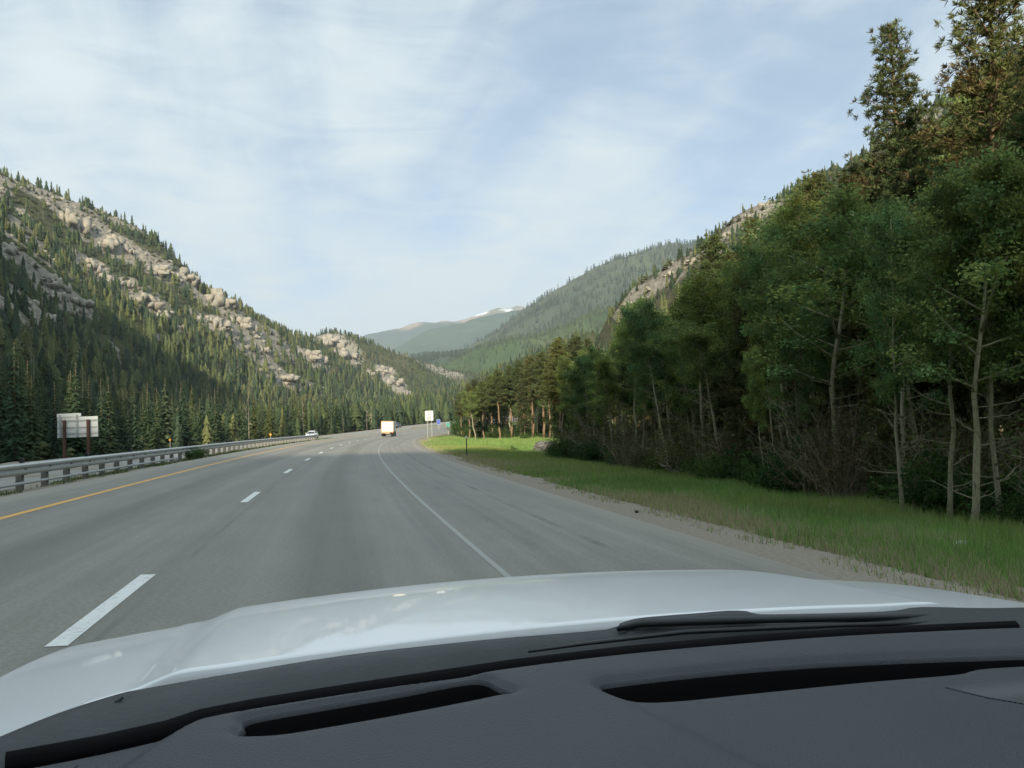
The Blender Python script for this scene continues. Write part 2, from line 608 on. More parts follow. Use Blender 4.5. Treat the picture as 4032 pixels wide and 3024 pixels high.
def prof(s):
    s = np.asarray(s, float)
    q = np.maximum(s - 150, 0)
    g = 0.024
    cq = 1.25e-4
    q0 = g / (2 * cq)
    return 3e-6 * np.clip(s, 0, 140) ** 2 + np.where(q < q0, cq * q * q, cq * q0 * q0 + g * (q - q0))


def frame(s, u):
    th = np.interp(s, _s, _th)
    return np.interp(s, _s, _x) + u * np.cos(th), np.interp(s, _s, _y) - u * np.sin(th), th


def to_su(x, y):
    x, y = np.atleast_1d(x).astype(float), np.atleast_1d(y).astype(float)
    so, uo = np.empty_like(x), np.empty_like(x)
    for a in range(0, len(x), 4000):
        xx, yy = x[a:a + 4000, None], y[a:a + 4000, None]
        i = ((xx - _x) ** 2 + (yy - _y) ** 2).argmin(1)
        th = _th[i]
        dx, dy = xx[:, 0] - _x[i], yy[:, 0] - _y[i]
        so[a:a + 4000] = _s[i] + dx * np.sin(th) + dy * np.cos(th)
        uo[a:a + 4000] = dx * np.cos(th) - dy * np.sin(th)
    return so, uo


UL, UR = -5.4, 6.92          # asphalt edges
_GU = np.array([-75, -70, -30, -24, -22, -10.5, -9.0, -7.6, -6.2, UL - .05, UL + .2, UR - .2, UR + .05, 8.6, 11, 14, 20, 45, 70, 75])
_GZ = np.array([-6, -.8, -.6, -.25, -.02, -.30, -.36, .06, .24, .275, .22, -.27, -.235, -.33, -.60, -.95, -1.05, -.8, -.6, -6])


def gz_rel(u):
    return np.interp(u, _GU, _GZ)


def ground_corr(s, u):
    x, y, th = frame(s, u)
    n = (fbm(x * 0.5, y * 0.5, seed=3, octv=3) - .5) * np.clip((np.abs(u - 1) - 8) / 4, 0, 1) * 0.35
    return x, y, prof(s) + gz_rel(u) + n


def strip(name, s_arr, u_arr, zfun, mat, dz=0.0, **props):
    S, U = np.meshgrid(s_arr, u_arr, indexing='ij')
    x, y, th = frame(S, U)
    z = zfun(S, U) + dz
    V = np.stack([x, y, z], -1).reshape(-1, 3)
    nu = len(u_arr)
    i, j = np.meshgrid(np.arange(len(s_arr) - 1), np.arange(nu - 1), indexing='ij')
    a = (i * nu + j).ravel()
    F = np.stack([a, a + 1, a + nu + 1, a + nu], 1)[:, ::-1]
    uv = np.stack([S.ravel(), U.ravel()], 1)
    me = mesh_np(name, V, [F], uv=uv, smooth=True)
    return obj(name, me, mat, **props)


def road_z(S, U):
    return prof(S) - BANK * (U - U0)


ground_me_s = np.concatenate([np.arange(-40, 160, 1.5), np.arange(160, 470, 5)])
ground_me_u = np.unique(np.concatenate([_GU, np.arange(7, 30, 0.75), np.arange(-24, -5.5, 1.5), np.arange(-70, -24, 5), np.arange(30, 70, 5)]))
strip('verge', ground_me_s, ground_me_u, lambda S, U: ground_corr(S, U)[2], VERGE, kind='structure', label='gravel and grass verge either side of the highway')
sroad = np.concatenate([np.arange(-20, 200, 1.0), np.arange(200, 460, 3)])
road = strip('road', sroad, np.array([UL - .01, -4.3, -3.66, -1.8, 0, 1.8, 3.66, 5.2, UR + .01]), road_z, ASPHALT, kind='structure', label='grey asphalt highway curving to the right')
strip('road', sroad, np.linspace(-22, -10.5, 6), lambda S, U: prof(S) + gz_rel(U), ASPHALT2, dz=0.03, kind='structure', label='opposite carriageway beyond the guardrail')
# painted markings, each its own sheet 4 mm above the asphalt
mk = obj('road_marking', None)
mk['kind'] = 'structure'
mk['label'] = 'yellow and white painted lane markings'
strip('yellow_edge_line', sroad, np.array([-3.66 - .075, -3.66 + .075]), road_z, PAINT_Y, 0.004, parent=mk)
strip('white_edge_line', sroad, np.array([3.66 - .038, 3.66 + .038]), road_z, PAINT_EDGE, 0.004, parent=mk)
for k in range(0, 22):
    s1 = 9.68 + 12.19 * k
    wd = 0.075
    strip('white_dash', np.linspace(s1 - 3.05, s1, 5), np.array([-wd, wd]), road_z, PAINT_W, 0.005, parent=mk)
for uu, mm in ((-11.6, PAINT_EDGE), (-21.0, PAINT_Y)):
    strip('far_edge_line', sroad, np.array([uu - .07, uu + .07]), lambda S, U: prof(S) + gz_rel(U), mm, 0.036, parent=mk)

# ------------------------------------------------------------------ hills: ridge-line terrain
def densify(pts, step):
    pts = np.array(pts, float)
    out = []
    for a, b in zip(pts[:-1], pts[1:]):
        n = max(1, int(np.linalg.norm(b[:2] - a[:2]) / step))
        out += [a + (b - a) * t for t in np.arange(n) / n]
    out.append(pts[-1])
    return np.array(out)


def ridge_pts(lst, drop):
    o = []
    for dx, dy, rg, D in lst:
        p = dpt(dx, dy, rg)
        o.append((p[0], p[1], p[2] - drop, D))
    return o


RID_L = [(-340, -200, 200, 260), (-330, 50, 195, 270), (-300, 250, 190, 255), (-262, 450, 182, 240)] + ridge_pts(
    [(0, 378, 650, 215), (100, 403, 665, 210), (190, 438, 685, 205), (225, 468, 697, 190), (255, 520, 710, 170), (330, 588, 740, 165), (420, 630, 775, 160), (500, 664, 805, 155), (600, 703, 840, 140), (650, 735, 865, 100), (684, 775, 880, 60)], 1)
RID_H = ridge_pts([(672, 756, 1075, 90), (690, 728, 1080, 140), (705, 715, 1085, 180), (722, 712, 1090, 190), (748, 722, 1100, 190), (765, 733, 1100, 190), (790, 752, 1110, 180), (830, 777, 1130, 170), (880, 789, 1170, 170), (940, 798, 1220, 170), (1000, 803, 1270, 180), (1080, 806, 1330, 180)], 0)
RID_R = [(225, -150, 150, 185), (215, 60, 135, 180)] + ridge_pts(
    [(2280, -20, 285, 165), (2100, 108, 300, 160), (1990, 193, 315, 158), (1800, 300, 350, 158), (1700, 378, 375, 158), (1600, 463, 400, 156), (1540, 513, 420, 155), (1480, 556, 440, 150), (1400, 608, 475, 145), (1330, 655, 515, 140), (1220, 715, 560, 130), (1100, 765, 600, 115), (1010, 835, 640, 95), (975, 880, 660, 60)], 6)
RIDGES = np.concatenate([densify(r, 12.0) for r in (RID_L, RID_H, RID_R)])
_al = np.arange(len(RIDGES)) * 12.0
RIDGES[:, 2] += (fbm(_al / 55, _al * 0, octv=3, seed=77) - .5) * 11
GX0, GX1, GY0, GY1, GST = -480.0, 620.0, -220.0, 1560.0, 7.0
gx = np.arange(GX0, GX1 + .1, GST)
gy = np.arange(GY0, GY1 + .1, GST)
GXX, GYY = np.meshgrid(gx, gy, indexing='ij')


NEARR = np.zeros_like(GXX)


def raw_height(x, y):
    best = np.zeros_like(x)
    for rx, ry, rz, D in RIDGES:
        d = np.hypot(x - rx, y - ry)
        t = np.clip(1 - d / D, 0, 1)
        g_ = t ** 1.45 if (rx > 90 and ry < 700) else 0.75 * t + 0.25 * t * t * (3 - 2 * t)
        best = np.maximum(best, (rz - 0.03 * max(ry - 230, 0)) * g_)
        NEARR[:] = np.maximum(NEARR, t)
    return best


H0 = raw_height(GXX, GYY)
amp = np.clip(H0 / 45, 0, 1) * (1 - .8 * np.clip((NEARR - .74) / .2, 0, 1))
ridged = 1 - np.abs(2 * fbm(GXX / 85, GYY / 85, octv=4, seed=5) - 1)
gully = fbm(GXX / 140, GYY / 140, octv=3, seed=9)
H0 = H0 + amp * ((ridged - .72) * 26 + (gully - .5) * 16 + (fbm(GXX / 22, GYY / 22, octv=3, seed=21) - .5) * 7)
# blocky benches (crags) where the rock field is strong
rockf = fbm(GXX / 48 + 3.1, GYY / 48, octv=4, seed=33)
ROCKG = np.clip((rockf - .50) / .16, 0, 1) * np.clip((H0 - 18) / 30, 0, 1) * np.where((GXX > 60) & (GYY < 700), .45, 1)
H0 = H0 + ROCKG * 5.0 * (1 - .7 * np.clip((NEARR - .74) / .2, 0, 1))
FLOOR = -1.9 + 0.03 * np.maximum(GYY - 230, 0)
HG = np.maximum(H0, 0) + FLOOR
# keep the slopes out of the highway corridor
su_s, su_u = to_su(GXX.ravel(), GYY.ravel())
lat = np.abs(su_u.reshape(GXX.shape) + 4)
keep = np.clip((lat - 19) / 16, 0, 1)
keep = np.where((GYY > 640), 1.0, keep)
HG = FLOOR + (HG - FLOOR) * keep


def bil(G, x, y):
    fx = np.clip((x - GX0) / GST, 0, len(gx) - 1.001)
    fy = np.clip((y - GY0) / GST, 0, len(gy) - 1.001)
    i, j = fx.astype(int), fy.astype(int)
    a, b = fx - i, fy - j
    return (G[i, j] * (1 - a) * (1 - b) + G[i + 1, j] * a * (1 - b) + G[i, j + 1] * (1 - a) * b + G[i + 1, j + 1] * a * b)


def ground_z(x, y):
    x, y = np.atleast_1d(np.asarray(x, float)), np.atleast_1d(np.asarray(y, float))
    s, u = to_su(x, y)
    zc = prof(s) + gz_rel(u) + (fbm(x * 0.5, y * 0.5, seed=3, octv=3) - .5) * np.clip((np.abs(u - 1) - 8) / 4, 0, 1) * 0.35
    zc = np.where((s > 460) | (s < -39), -50, zc)
    return np.maximum(bil(HG, x, y), zc)


def grid_mesh(name, X, Y, Z, col):
    n0, n1 = X.shape
    V = np.stack([X, Y, Z], -1).reshape(-1, 3)
    i, j = np.meshgrid(np.arange(n0 - 1), np.arange(n1 - 1), indexing='ij')
    a = (i * n1 + j).ravel()
    F = np.stack([a, a + n1, a + n1 + 1, a + 1], 1)
    return mesh_np(name, V, [F], col=col.reshape(-1, 3), smooth=True)


tc = np.clip((fbm(GXX / 60, GYY / 60, octv=3, seed=71) - .35) * 2.5, 0, 1)
HILL = obj('hillside', grid_mesh('hillside', GXX, GYY, HG, np.stack([ROCKG * .8, tc, tc * 0], -1)), TERRAIN,
    kind='structure', label='steep wooded valley sides with pale crags')

# far ground sheet to the horizon
g = MB()
g.add([(-5150, -1380, -7), (5150, -1380, -7), (5150, 8550, -7), (-5150, 8550, -7)], [(0, 1, 2, 3)])
obj('ground', g.mesh('ground'), plain('valley_ground', (0.09, 0.10, 0.05), 0.95, 0, 0.3, 0.02, 0.1), kind='structure', label='valley floor reaching to the horizon')


# --- mountains beyond
def mountain(name, pts, step, gstep, nscale, namp, colfun, mat, label, pad=1.05, top_noise=0.4, seed=0):
    P = densify(pts, step)
    D = P[:, 3].max() * pad
    xs = np.arange(P[:, 0].min() - D, P[:, 0].max() + D, gstep)
    ys = np.arange(P[:, 1].min() - D, P[:, 1].max() + D * 0.5, gstep)
    X, Y = np.meshgrid(xs, ys, indexing='ij')
    Z = np.zeros_like(X)
    for rx, ry, rz, d_ in P:
        t = np.clip(1 - np.hypot(X - rx, Y - ry) / d_, 0, 1)
        Z = np.maximum(Z, rz * (0.6 * t + 0.4 * t * t * (3 - 2 * t)))
    zmax = Z.max()
    r = 1 - np.abs(2 * fbm(X / nscale, Y / nscale, octv=5, seed=seed) - 1)
    fade = np.clip(Z / zmax * 3, 0, 1) * (1 - (1 - top_noise) * np.clip((Z / zmax - .75) / .25, 0, 1))
    Z = Z + (r - .7) * namp * fade - 5
    me = grid_mesh(name, X, Y, Z, colfun(X, Y, Z, zmax))
    obj(name, me, mat, kind='structure', label=label)
    return X, Y, Z, gstep


MTN = mat_vcol('mountain_slope', 0.95, 0.012, 0.45, 8.0)
PEAK = mat_vcol('peak_slope', 0.95, 0.006, 0.25, 10.0)


def col_forest(c1, c2, ns, seed, spots=None):
    def fn(X, Y, Z, zm):
        n = fbm(X / ns, Y / ns, octv=5, seed=seed)[..., None]
        k = np.clip((n - .4) / .2, 0, 1)
        c = np.array(c1) * (1 - k) + np.array(c2) * k
        if spots:
            px, py, w = project(np.stack([X, Y, Z], -1).reshape(-1, 3))
            c = spots(c, X, Y, Z, fbm(X / (ns * .4), Y / (ns * .4), octv=4, seed=seed + 3))
        return c
    return fn


M1_PTS = ridge_pts([(940, 800, 1750, 420), (1000, 765, 1900, 520), (1060, 728, 2100, 620), (1120, 690, 2300, 720), (1170, 664, 2350, 760), (1200, 648, 2400, 800), (1280, 603, 2450, 900), (1350, 563, 2500, 950), (1400, 538, 2500, 980), (1430, 523, 2500, 1000), (1460, 516, 2500, 1000), (1510, 513, 2500, 1000), (1600, 520, 2500, 1000), (1800, 480, 2500, 1000), (2100, 420, 2500, 1000)], 12)
M1 = mountain('mountain', M1_PTS, 60, 22, 420, 95, col_forest((0.040, 0.066, 0.040), (0.075, 0.09, 0.05), 260, 41), MTN, 'hazy forested mountain rising behind the right hill', top_noise=0.12, seed=51)
M1B_PTS = ridge_pts([(930, 812, 1400, 260), (980, 790, 1450, 330), (1050, 752, 1500, 380), (1120, 722, 1550, 420), (1220, 690, 1600, 450), (1320, 655, 1600, 460), (1450, 620, 1600, 460), (1600, 600, 1600, 460)], 12)
M1B = mountain('mountain', M1B_PTS, 40, 14, 200, 45, col_forest((0.055, 0.09, 0.035), (0.105, 0.115, 0.06), 120, 61), MTN, 'green lower shoulder of the right mountain', top_noise=0.4, seed=77)
M2_PTS = ridge_pts([(700, 800, 4300, 900), (790, 770, 4400, 1000), (850, 752, 4500, 1100), (900, 736, 4500, 1200), (960, 716, 4600, 1300), (1040, 696, 4700, 1400), (1120, 674, 4800, 1500), (1250, 640, 4900, 1500)], 0)
mountain('mountain', M2_PTS, 100, 40, 700, 130, col_forest((0.035, 0.06, 0.035), (0.055, 0.085, 0.045), 500, 81), MTN, 'dark forested ridge below the snowy peak', top_noise=0.15, seed=93)


def col_peak(X, Y, Z, zm):
    h = Z / zm
    n = fbm(X / 260, Y / 260, octv=5, seed=4)
    n2 = fbm(X / 90 + 5, Y / 150, octv=4, seed=14)
    tan = np.array([0.30, 0.235, 0.165])
    olive = np.array([0.14, 0.15, 0.085])
    forest = np.array([0.05, 0.075, 0.045])
    k = np.clip((n - .42) / .18, 0, 1)[..., None]
    c = tan * (1 - k) + olive * k
    f = np.clip((.862 + (n - .5) * .35 - h) / .03, 0, 1)[..., None]
    c = c * (1 - f) + forest * f
    sn = (np.clip((n2 - .575) / .02, 0, 1) * np.clip((h - .865) / .02, 0, 1))[..., None]
    return c * (1 - sn) + np.array([.9, .91, .93]) * sn


M3_PTS = ridge_pts([(600, 790, 6200, 1500), (740, 750, 6300, 1500), (780, 740, 6300, 1500), (830, 722, 6400, 1500), (860, 711, 6400, 1500), (885, 708, 6450, 1500), (920, 693, 6500, 1600), (960, 690, 6500, 1600), (1000, 688, 6500, 1700), (1040, 676, 6550, 1700), (1080, 663, 6600, 1700), (1120, 660, 6600, 1700), (1165, 662, 6600, 1700), (1300, 650, 6700, 1700)], 0)
mountain('mountain', M3_PTS, 90, 45, 600, 150, col_peak, PEAK, 'distant bare peak with snow patches along its crest', top_noise=0.10, seed=103)

# --- the mountain behind the viewer, whose shadow lies over the near road
eS = np.array([math.cos(SUN_AZ) * -1, math.sin(SUN_AZ)])      # across the sun direction
eS = np.array([-math.cos(SUN_AZ), math.sin(SUN_AZ)])
aS = np.array([-math.sin(SUN_AZ), -math.cos(SUN_AZ)])         # away from the sun
cap = []
for e_, v_ in ((-900, 330), (-700, 315), (-373, 268), (-250, 228), (-165, 178), (-140, 125), (-79, 68), (-48, 42), (-30, 34), (-8, 26), (3, 30), (8, 22), (30, 19), (90, 30), (200, 60), (400, 120)):
    d_ = -480
    z_ = (v_ - math.sin(SUN_EL) * d_) / math.cos(SUN_EL)
    p = eS * e_ + aS * d_
    cap.append((p[0], p[1], z_ + 8, max(140.0, z_ * .6)))
P = densify(cap, 12)
xs = np.arange(-1500, 700, 14.0)
ys = np.arange(-1100, 120, 14.0)
X, Y = np.meshgrid(xs, ys, indexing='ij')
Z = np.zeros_like(X)
for rx, ry, rz, d_ in P:
    Z = np.maximum(Z, rz * np.clip(1 - np.hypot(X - rx, Y - ry) / d_, 0, 1))
Z = Z + (fbm(X / 90, Y / 90, octv=3, seed=8) - .5) * np.clip(Z / 60, 0, 1) * 10 - 8
Z = np.where(np.hypot(X - 2, Y) < 130, -8, Z)
obj('mountain', grid_mesh('mountain', X, Y, Z, col_forest((0.05, 0.075, 0.035), (0.11, 0.105, 0.06), 90, 19)(X, Y, Z, 1)), MTN, kind='structure', label='mountain behind the viewer shading the near road')
print('terrain', round(time.time() - T0, 1))

# ------------------------------------------------------------------ tree meshes (unit templates)
def quads_from(c, a, b):
    """rhombus leaves: centre c, half axes a, b -> verts, faces"""
    n = len(c)
    V = np.empty((n, 4, 3))
    V[:, 0], V[:, 1], V[:, 2], V[:, 3] = c - a, c + b * .62, c + a, c - b * .62
    F = np.arange(n * 4).reshape(n, 4)
    return V.reshape(-1, 3), F


def unit(v):
    return v / np.maximum(np.linalg.norm(v, axis=-1, keepdims=True), 1e-9)


def aspen_parts(seed, h, crown0=0.38, spread=0.26, lean=0.05, leaves=70, fork=False, hue=0.0):
    r = np.random.default_rng(seed)
    mb = MB()
    n = 11
    ax, ay = r.normal(0, lean, 2) * h
    wob = r.normal(0, 0.012 * h, (n, 2))
    wob = np.cumsum(wob, 0) * 0.35
    ts = np.linspace(0, 1, n)
    path = [(ax * t ** 1.4 + wob[i, 0], ay * t ** 1.4 + wob[i, 1], h * t * 0.97) for i, t in enumerate(ts)]
    r0 = 0.0090 * h
    rad = [r0 * (1.35 if i == 0 else 1) * (1 - 0.86 * t) for i, t in enumerate(ts)]
    mb.tube(path, rad, 8)
    path = np.array(path)
    cl = []

    def limb(z, az, L, up, rr, leafy, depth=0):
        p = np.array([np.interp(z, path[:, 2], path[:, k]) for k in range(3)])
        d = np.array([math.cos(az) * math.cos(up), math.sin(az) * math.cos(up), math.sin(up)])
        pts, rads = [], []
        m = 6
        for i in range(m):
            t = i / (m - 1)
            q = p + d * L * t + np.array([0, 0, 0.18 * L * t * t]) + r.normal(0, 0.03 * L, 3) * t
            pts.append(tuple(q))
            rads.append(max(0.004, rr * (1 - 0.85 * t)))
        mb.tube(pts, rads, 5)
        for i in range(1, m):
            if leafy and i >= 2:
                cl.append((pts[i], 0.21 + 0.09 * r.random()))
        for k in range(3 if leafy else 2):
            t = r.uniform(.35, .95)
            i = min(m - 2, int(t * (m - 1)))
            q0 = np.array(pts[i])
            d2 = unit(d + r.normal(0, .7, 3))
            L2 = L * r.uniform(.25, .45)
            q1 = q0 + d2 * L2 * .55 + r.normal(0, .03, 3)
            q2 = q0 + d2 * L2 + np.array([0, 0, .05])
            mb.tube([tuple(q0), tuple(q1), tuple(q2)], [rads[i] * .55, rads[i] * .35, .003], 4)
            if leafy:
                cl.append((tuple(q1), .18))
                cl.append((tuple(q2), .23))
    nl = int(15 + h * .6)
    for k in range(nl):
        t = crown0 + (0.96 - crown0) * (k + r.random() * .8) / nl
        prof_ = (0.45 + 0.55 * math.sin(math.pi * min(1, (t - crown0) / (1 - crown0) * .85 + .15)))
        limb(t * h * .97, k * 2.4 + r.normal(0, .4), spread * h * prof_ * r.uniform(.7, 1.15), r.uniform(.25, .8), r0 * .38, True)
    for k in range(10):
        limb(h * r.uniform(.10, crown0), r.uniform(0, 6.28), h * r.uniform(.07, .17), r.uniform(-.1, .5), r0 * .22, False)
    for t in np.linspace(.72, .99, 7):
        cl.append((tuple([np.interp(t * h * .97, path[:, 2], path[:, k]) for k in range(3)]), .32))
    C, S = np.array([c[0] for c in cl]), np.array([c[1] for c in cl])
    wt = np.repeat(np.arange(len(C)), r.integers(int(leaves * .4), int(leaves * 1.5), len(C)))
    c = C[wt] + np.clip(r.normal(0, 1, (len(wt), 3)), -1.5, 1.5) * (S[wt] * .80 * h / 9.5)[:, None] * np.array([1, 1, .72])
    a = unit(r.normal(0, 1, (len(c), 3)))
    b = unit(np.cross(a, r.normal(0, 1, (len(c), 3))))
    sz = r.uniform(.034, .056, (len(c), 1))
    V, F = quads_from(c, a * sz, b * sz)
    tone = 1.85 * r.uniform(.55, 1.35, len(C))[wt] * r.uniform(.8, 1.2, len(c))
    yel = r.uniform(-.12, .22, len(C))[wt] + hue
    base = np.stack([.110 * (1 + yel * 1.5), .168 * (1 + yel * .35), .068 * (1 - yel * .5)], 1) * tone[:, None]
    trunk = mb.mesh('aspen_trunk', smooth=True)
    trunk.materials.append(BARK_A)
    crown = mesh_np('aspen_crown', V, [F], col=np.repeat(base, 4, 0))
    crown.materials.append(LEAF)
    return trunk, crown


def pine_parts(seed, h, crown0=0.22, rad=0.17, brown=0.25):
    r = np.random.default_rng(seed)
    mb = MB()
    n = 12
    wob = np.cumsum(r.normal(0, 0.004 * h, (n, 2)), 0)
    ts = np.linspace(0, 1, n)
    r0 = .0125 * h
    path = np.array([(wob[i, 0], wob[i, 1], h * t) for i, t in enumerate(ts)])
    mb.tube([tuple(p) for p in path], [r0 * (1.3 if i == 0 else 1) * (1 - .9 * t) for i, t in enumerate(ts)], 8)
    cs, ds, bl = [], [], []
    nb = int(10 * h)
    for k in range(nb):
        t = crown0 + (1 - crown0) * (k + r.random()) / nb
        q = (t - crown0) / (1 - crown0)
        L = rad * h * ((1 - q) ** .75 * (.55 + .45 * min(1, q * 4)) + .03) * r.uniform(.55, 1.15)
        az = k * 2.39996 + r.normal(0, .3)
        up = -.12 + .75 * q + r.normal(0, .12)
        p = np.array([np.interp(t * h, path[:, 2], path[:, j]) for j in range(3)])
        d = np.array([math.cos(az) * math.cos(up), math.sin(az) * math.cos(up), math.sin(up)])
        m = 5
        pts = [p + d * L * i / (m - 1) + np.array([0, 0, .16 * L * (i / (m - 1)) ** 2]) for i in range(m)]
        mb.tube([tuple(x) for x in pts], [max(.005, r0 * .30 * (1 - q * .5) * (1 - .8 * i / (m - 1))) for i in range(m)], 4)
        nt = max(6, int(L / .055))
        dead = r.random() < brown
        for j in range(nt):
            f = 1 - (j / nt) ** 1.1 * .72
            x = p + d * L * f + np.array([0, 0, .16 * L * f * f]) + r.normal(0, .19, 3) * np.array([1, 1, .5])
            cs.append(x)
            ds.append(unit(d + np.array([0, 0, .5]) + r.normal(0, .4, 3)))
            bl.append(1.0 if dead else 0.0)
    C, D_, B = np.array(cs), np.array(ds), np.array(bl)
    nbld = 22
    idx = np.repeat(np.arange(len(C)), nbld)
    dv = unit(D_[idx] * .9 + r.normal(0, .75, (len(idx), 3)))
    Ln = r.uniform(.06, .115, (len(idx), 1))
    c = C[idx] + dv * Ln
    w = unit(np.cross(dv, r.normal(0, 1, dv.shape)))
    V, F = quads_from(c, dv * Ln, w * .022)
    tone = r.uniform(.65, 1.3, len(C))[idx] * r.uniform(.8, 1.2, len(idx))
    g_ = np.array([.125, .160, .072])
    bn = np.array([.15, .14, .072])
    base = (g_[None] * (1 - B[idx])[:, None] + bn[None] * B[idx][:, None]) * tone[:, None]
    trunk = mb.mesh('pine_trunk', smooth=True)
    trunk.materials.append(BARK_P)
    crown = mesh_np('pine_crown', V, [F], col=np.repeat(base, 4, 0))
    crown.materials.append(NEEDLE)
    return trunk, crown


def spruce_parts(seed, rad=0.17, whorls=26, per=8, tint=(.034, .058, .032)):
    """unit-height spruce made of drooping sprays"""
    r = np.random.default_rng(seed)
    Vs, cols = [], []
    for k in range(whorls):
        t = .05 + .94 * (k / whorls) ** .95
        L = rad * ((1 - t) ** .85 + .02) * (1 + .0)
        for j in range(per):
            az = j * 6.283 / per + k * .9 + r.normal(0, .22)
            l_ = L * r.uniform(.6, 1.2)
            d = np.array([math.cos(az), math.sin(az), 0])
            s_ = np.array([-math.sin(az), math.cos(az), 0])
            dr = .30 + .25 * r.random()
            p0 = np.array([0, 0, t])
            tone = r.uniform(.6, 1.35)
            for m in range(5):
                f0, f1 = .1 + m * .18, .1 + (m + 1) * .18 + .05
                wd = l_ * .26 * (1 - .7 * abs(f0 - .35))
                q0 = p0 + d * l_ * f0 + np.array([0, 0, -dr * l_ * f0 + r.normal(0, .003)])
                q1 = p0 + d * l_ * f1 + np.array([0, 0, -dr * l_ * f1 * .9 - .008])
                for sg in (-1, 1):
                    Vs.append([q0, q1, q0 * .4 + q1 * .6 + s_ * sg * wd + np.array([0, 0, -.35 * wd])])
                    cols.append(np.array(tint) * tone * r.uniform(.8, 1.2) * (.85 + .3 * m / 5))
    V = np.array(Vs).reshape(-1, 3)
    F = np.arange(len(V)).reshape(-1, 3)
    crown = mesh_np('spruce_crown', V, [F], col=np.repeat(np.array(cols), 3, 0))
    crown.materials.append(NEEDLE)
    mb = MB().tube([(0, 0, -.03), (0, 0, .3), (0, 0, .97)], [.013, .009, .002], 6)
    trunk = mb.mesh('spruce_trunk', smooth=True)
    trunk.materials.append(BARK_P)
    return trunk, crown


def conifer_lod(seed, tiers=8, pts=5, rad=.16):
    """light unit-height conifer for the forest mass: jagged skirts"""
    r = np.random.default_rng(seed)
    V, F = [], []
    for k in range(tiers):
        t0 = .06 + .80 * k / tiers
        top = t0 + (.30 - .10 * k / tiers)
        R = rad * (1 - t0) ** .8 * r.uniform(.75, 1.2)
        b = len(V)
        V.append((0, 0, min(1.0, top)))
        m = pts * 2
        ph = r.uniform(0, 6.28)
        for j in range(m):
            a = ph + 6.283 * j / m
            rr = R * (r.uniform(.8, 1.25) if j % 2 == 0 else r.uniform(.35, .55))
            V.append((rr * math.cos(a), rr * math.sin(a), t0 + (r.uniform(-.03, .02) if j % 2 == 0 else .05)))
        for j in range(m):
            F.append((b, b + 1 + j, b + 1 + (j + 1) % m))
    return np.array(V), np.array(F)


def snag_lod(seed):
    r = np.random.default_rng(seed)
    V = [(-.012, 0, 0), (.012, 0, 0), (0, .015, 0), (0, 0, 1)]
    F = [(0, 1, 3), (1, 2, 3), (2, 0, 3)]
    for k in range(10):
        z = r.uniform(.25, .95)
        a = r.uniform(0, 6.28)
        L = .13 * (1.05 - z)
        b = len(V)
        V += [(0, 0, z), (0, 0, z + .03), (L * math.cos(a), L * math.sin(a), z - .01)]
        F.append((b, b + 1, b + 2))
    return np.array(V), np.array(F)


def scatter_mesh(name, templates, which, pos, hgt, wid, rot, colr, mat):
    VV, FF, CC = [], [], []
    off = 0
    for ti, (tv, tf) in enumerate(templates):
        m = np.where(which == ti)[0]
        if not len(m):
            continue
        c, s = np.cos(rot[m])[:, None], np.sin(rot[m])[:, None]
        x = tv[None, :, 0] * (hgt[m] * wid[m])[:, None]
        y = tv[None, :, 1] * (hgt[m] * wid[m])[:, None]
        z = tv[None, :, 2] * hgt[m][:, None]
        V = np.stack([x * c - y * s + pos[m, 0:1], x * s + y * c + pos[m, 1:2], z + pos[m, 2:3]], -1)
        n = tv.shape[0]
        F = tf[None] + (np.arange(len(m)) * n)[:, None, None] + off
        shade = (.85 + .3 * tv[:, 2])[None, :, None] * 1.0
        VV.append(V.reshape(-1, 3))
        FF.append(F.reshape(-1, 3))
        CC.append((colr[m][:, None, :] * np.ones((1, n, 1))).reshape(-1, 3))
        off += len(m) * n
    me = mesh_np(name, np.concatenate(VV), [np.concatenate(FF)], col=np.concatenate(CC))
    me.materials.append(mat)
    return me


# ------------------------------------------------------------------ rock outcrops on the slopes
def ray_hit(dx, dy, r0=90, r1=1500):
    d = ray(dx * DS, dy * DS)
    d = d / math.hypot(d[0], d[1])
    t = np.arange(r0, r1, 3.0)
    P_ = CAM + t[:, None] * d
    below = P_[:, 2] < bil(HG, P_[:, 0], P_[:, 1])
    if not below.any():
        return None
    return P_[np.argmax(below)], t[np.argmax(below)]


def rock_mesh(seed, sub=4, blocky=0.55):
    bm = bmesh.new()
    bmesh.ops.create_icosphere(bm, subdivisions=sub, radius=1.0)
    V = np.array([v.co[:] for v in bm.verts])
    n = unit(V)
    q = np.round(n * 2.2 + (fbm(n[:, 0] * 2, n[:, 1] * 2, n[:, 2] * 2, 3, seed)[:, None] - .5) * 2) / 2.2
    V = n * (1 - blocky * .5) + q * blocky * .5
    d = fbm(n[:, 0] * 1.6 + seed, n[:, 1] * 1.6, n[:, 2] * 2.4, 5, seed)
    rid = 1 - np.abs(2 * fbm(n[:, 0] * 3 + 7, n[:, 1] * 3, n[:, 2] * 3, 4, seed + 5) - 1)
    V = V * (.55 + .8 * d + .35 * (rid - .6))[:, None]
    for v, c in zip(bm.verts, V):
        v.co = c
    me = bpy.data.meshes.new('rock')
    bm.to_mesh(me)
    bm.free()
    return me


ROCK_TAN = mat_rock('tan_granite', (0.22, 0.203, 0.165), (0.44, 0.41, 0.335))
ROCK_GREY = mat_rock('grey_granite', (0.20, 0.19, 0.175), (0.42, 0.40, 0.37))


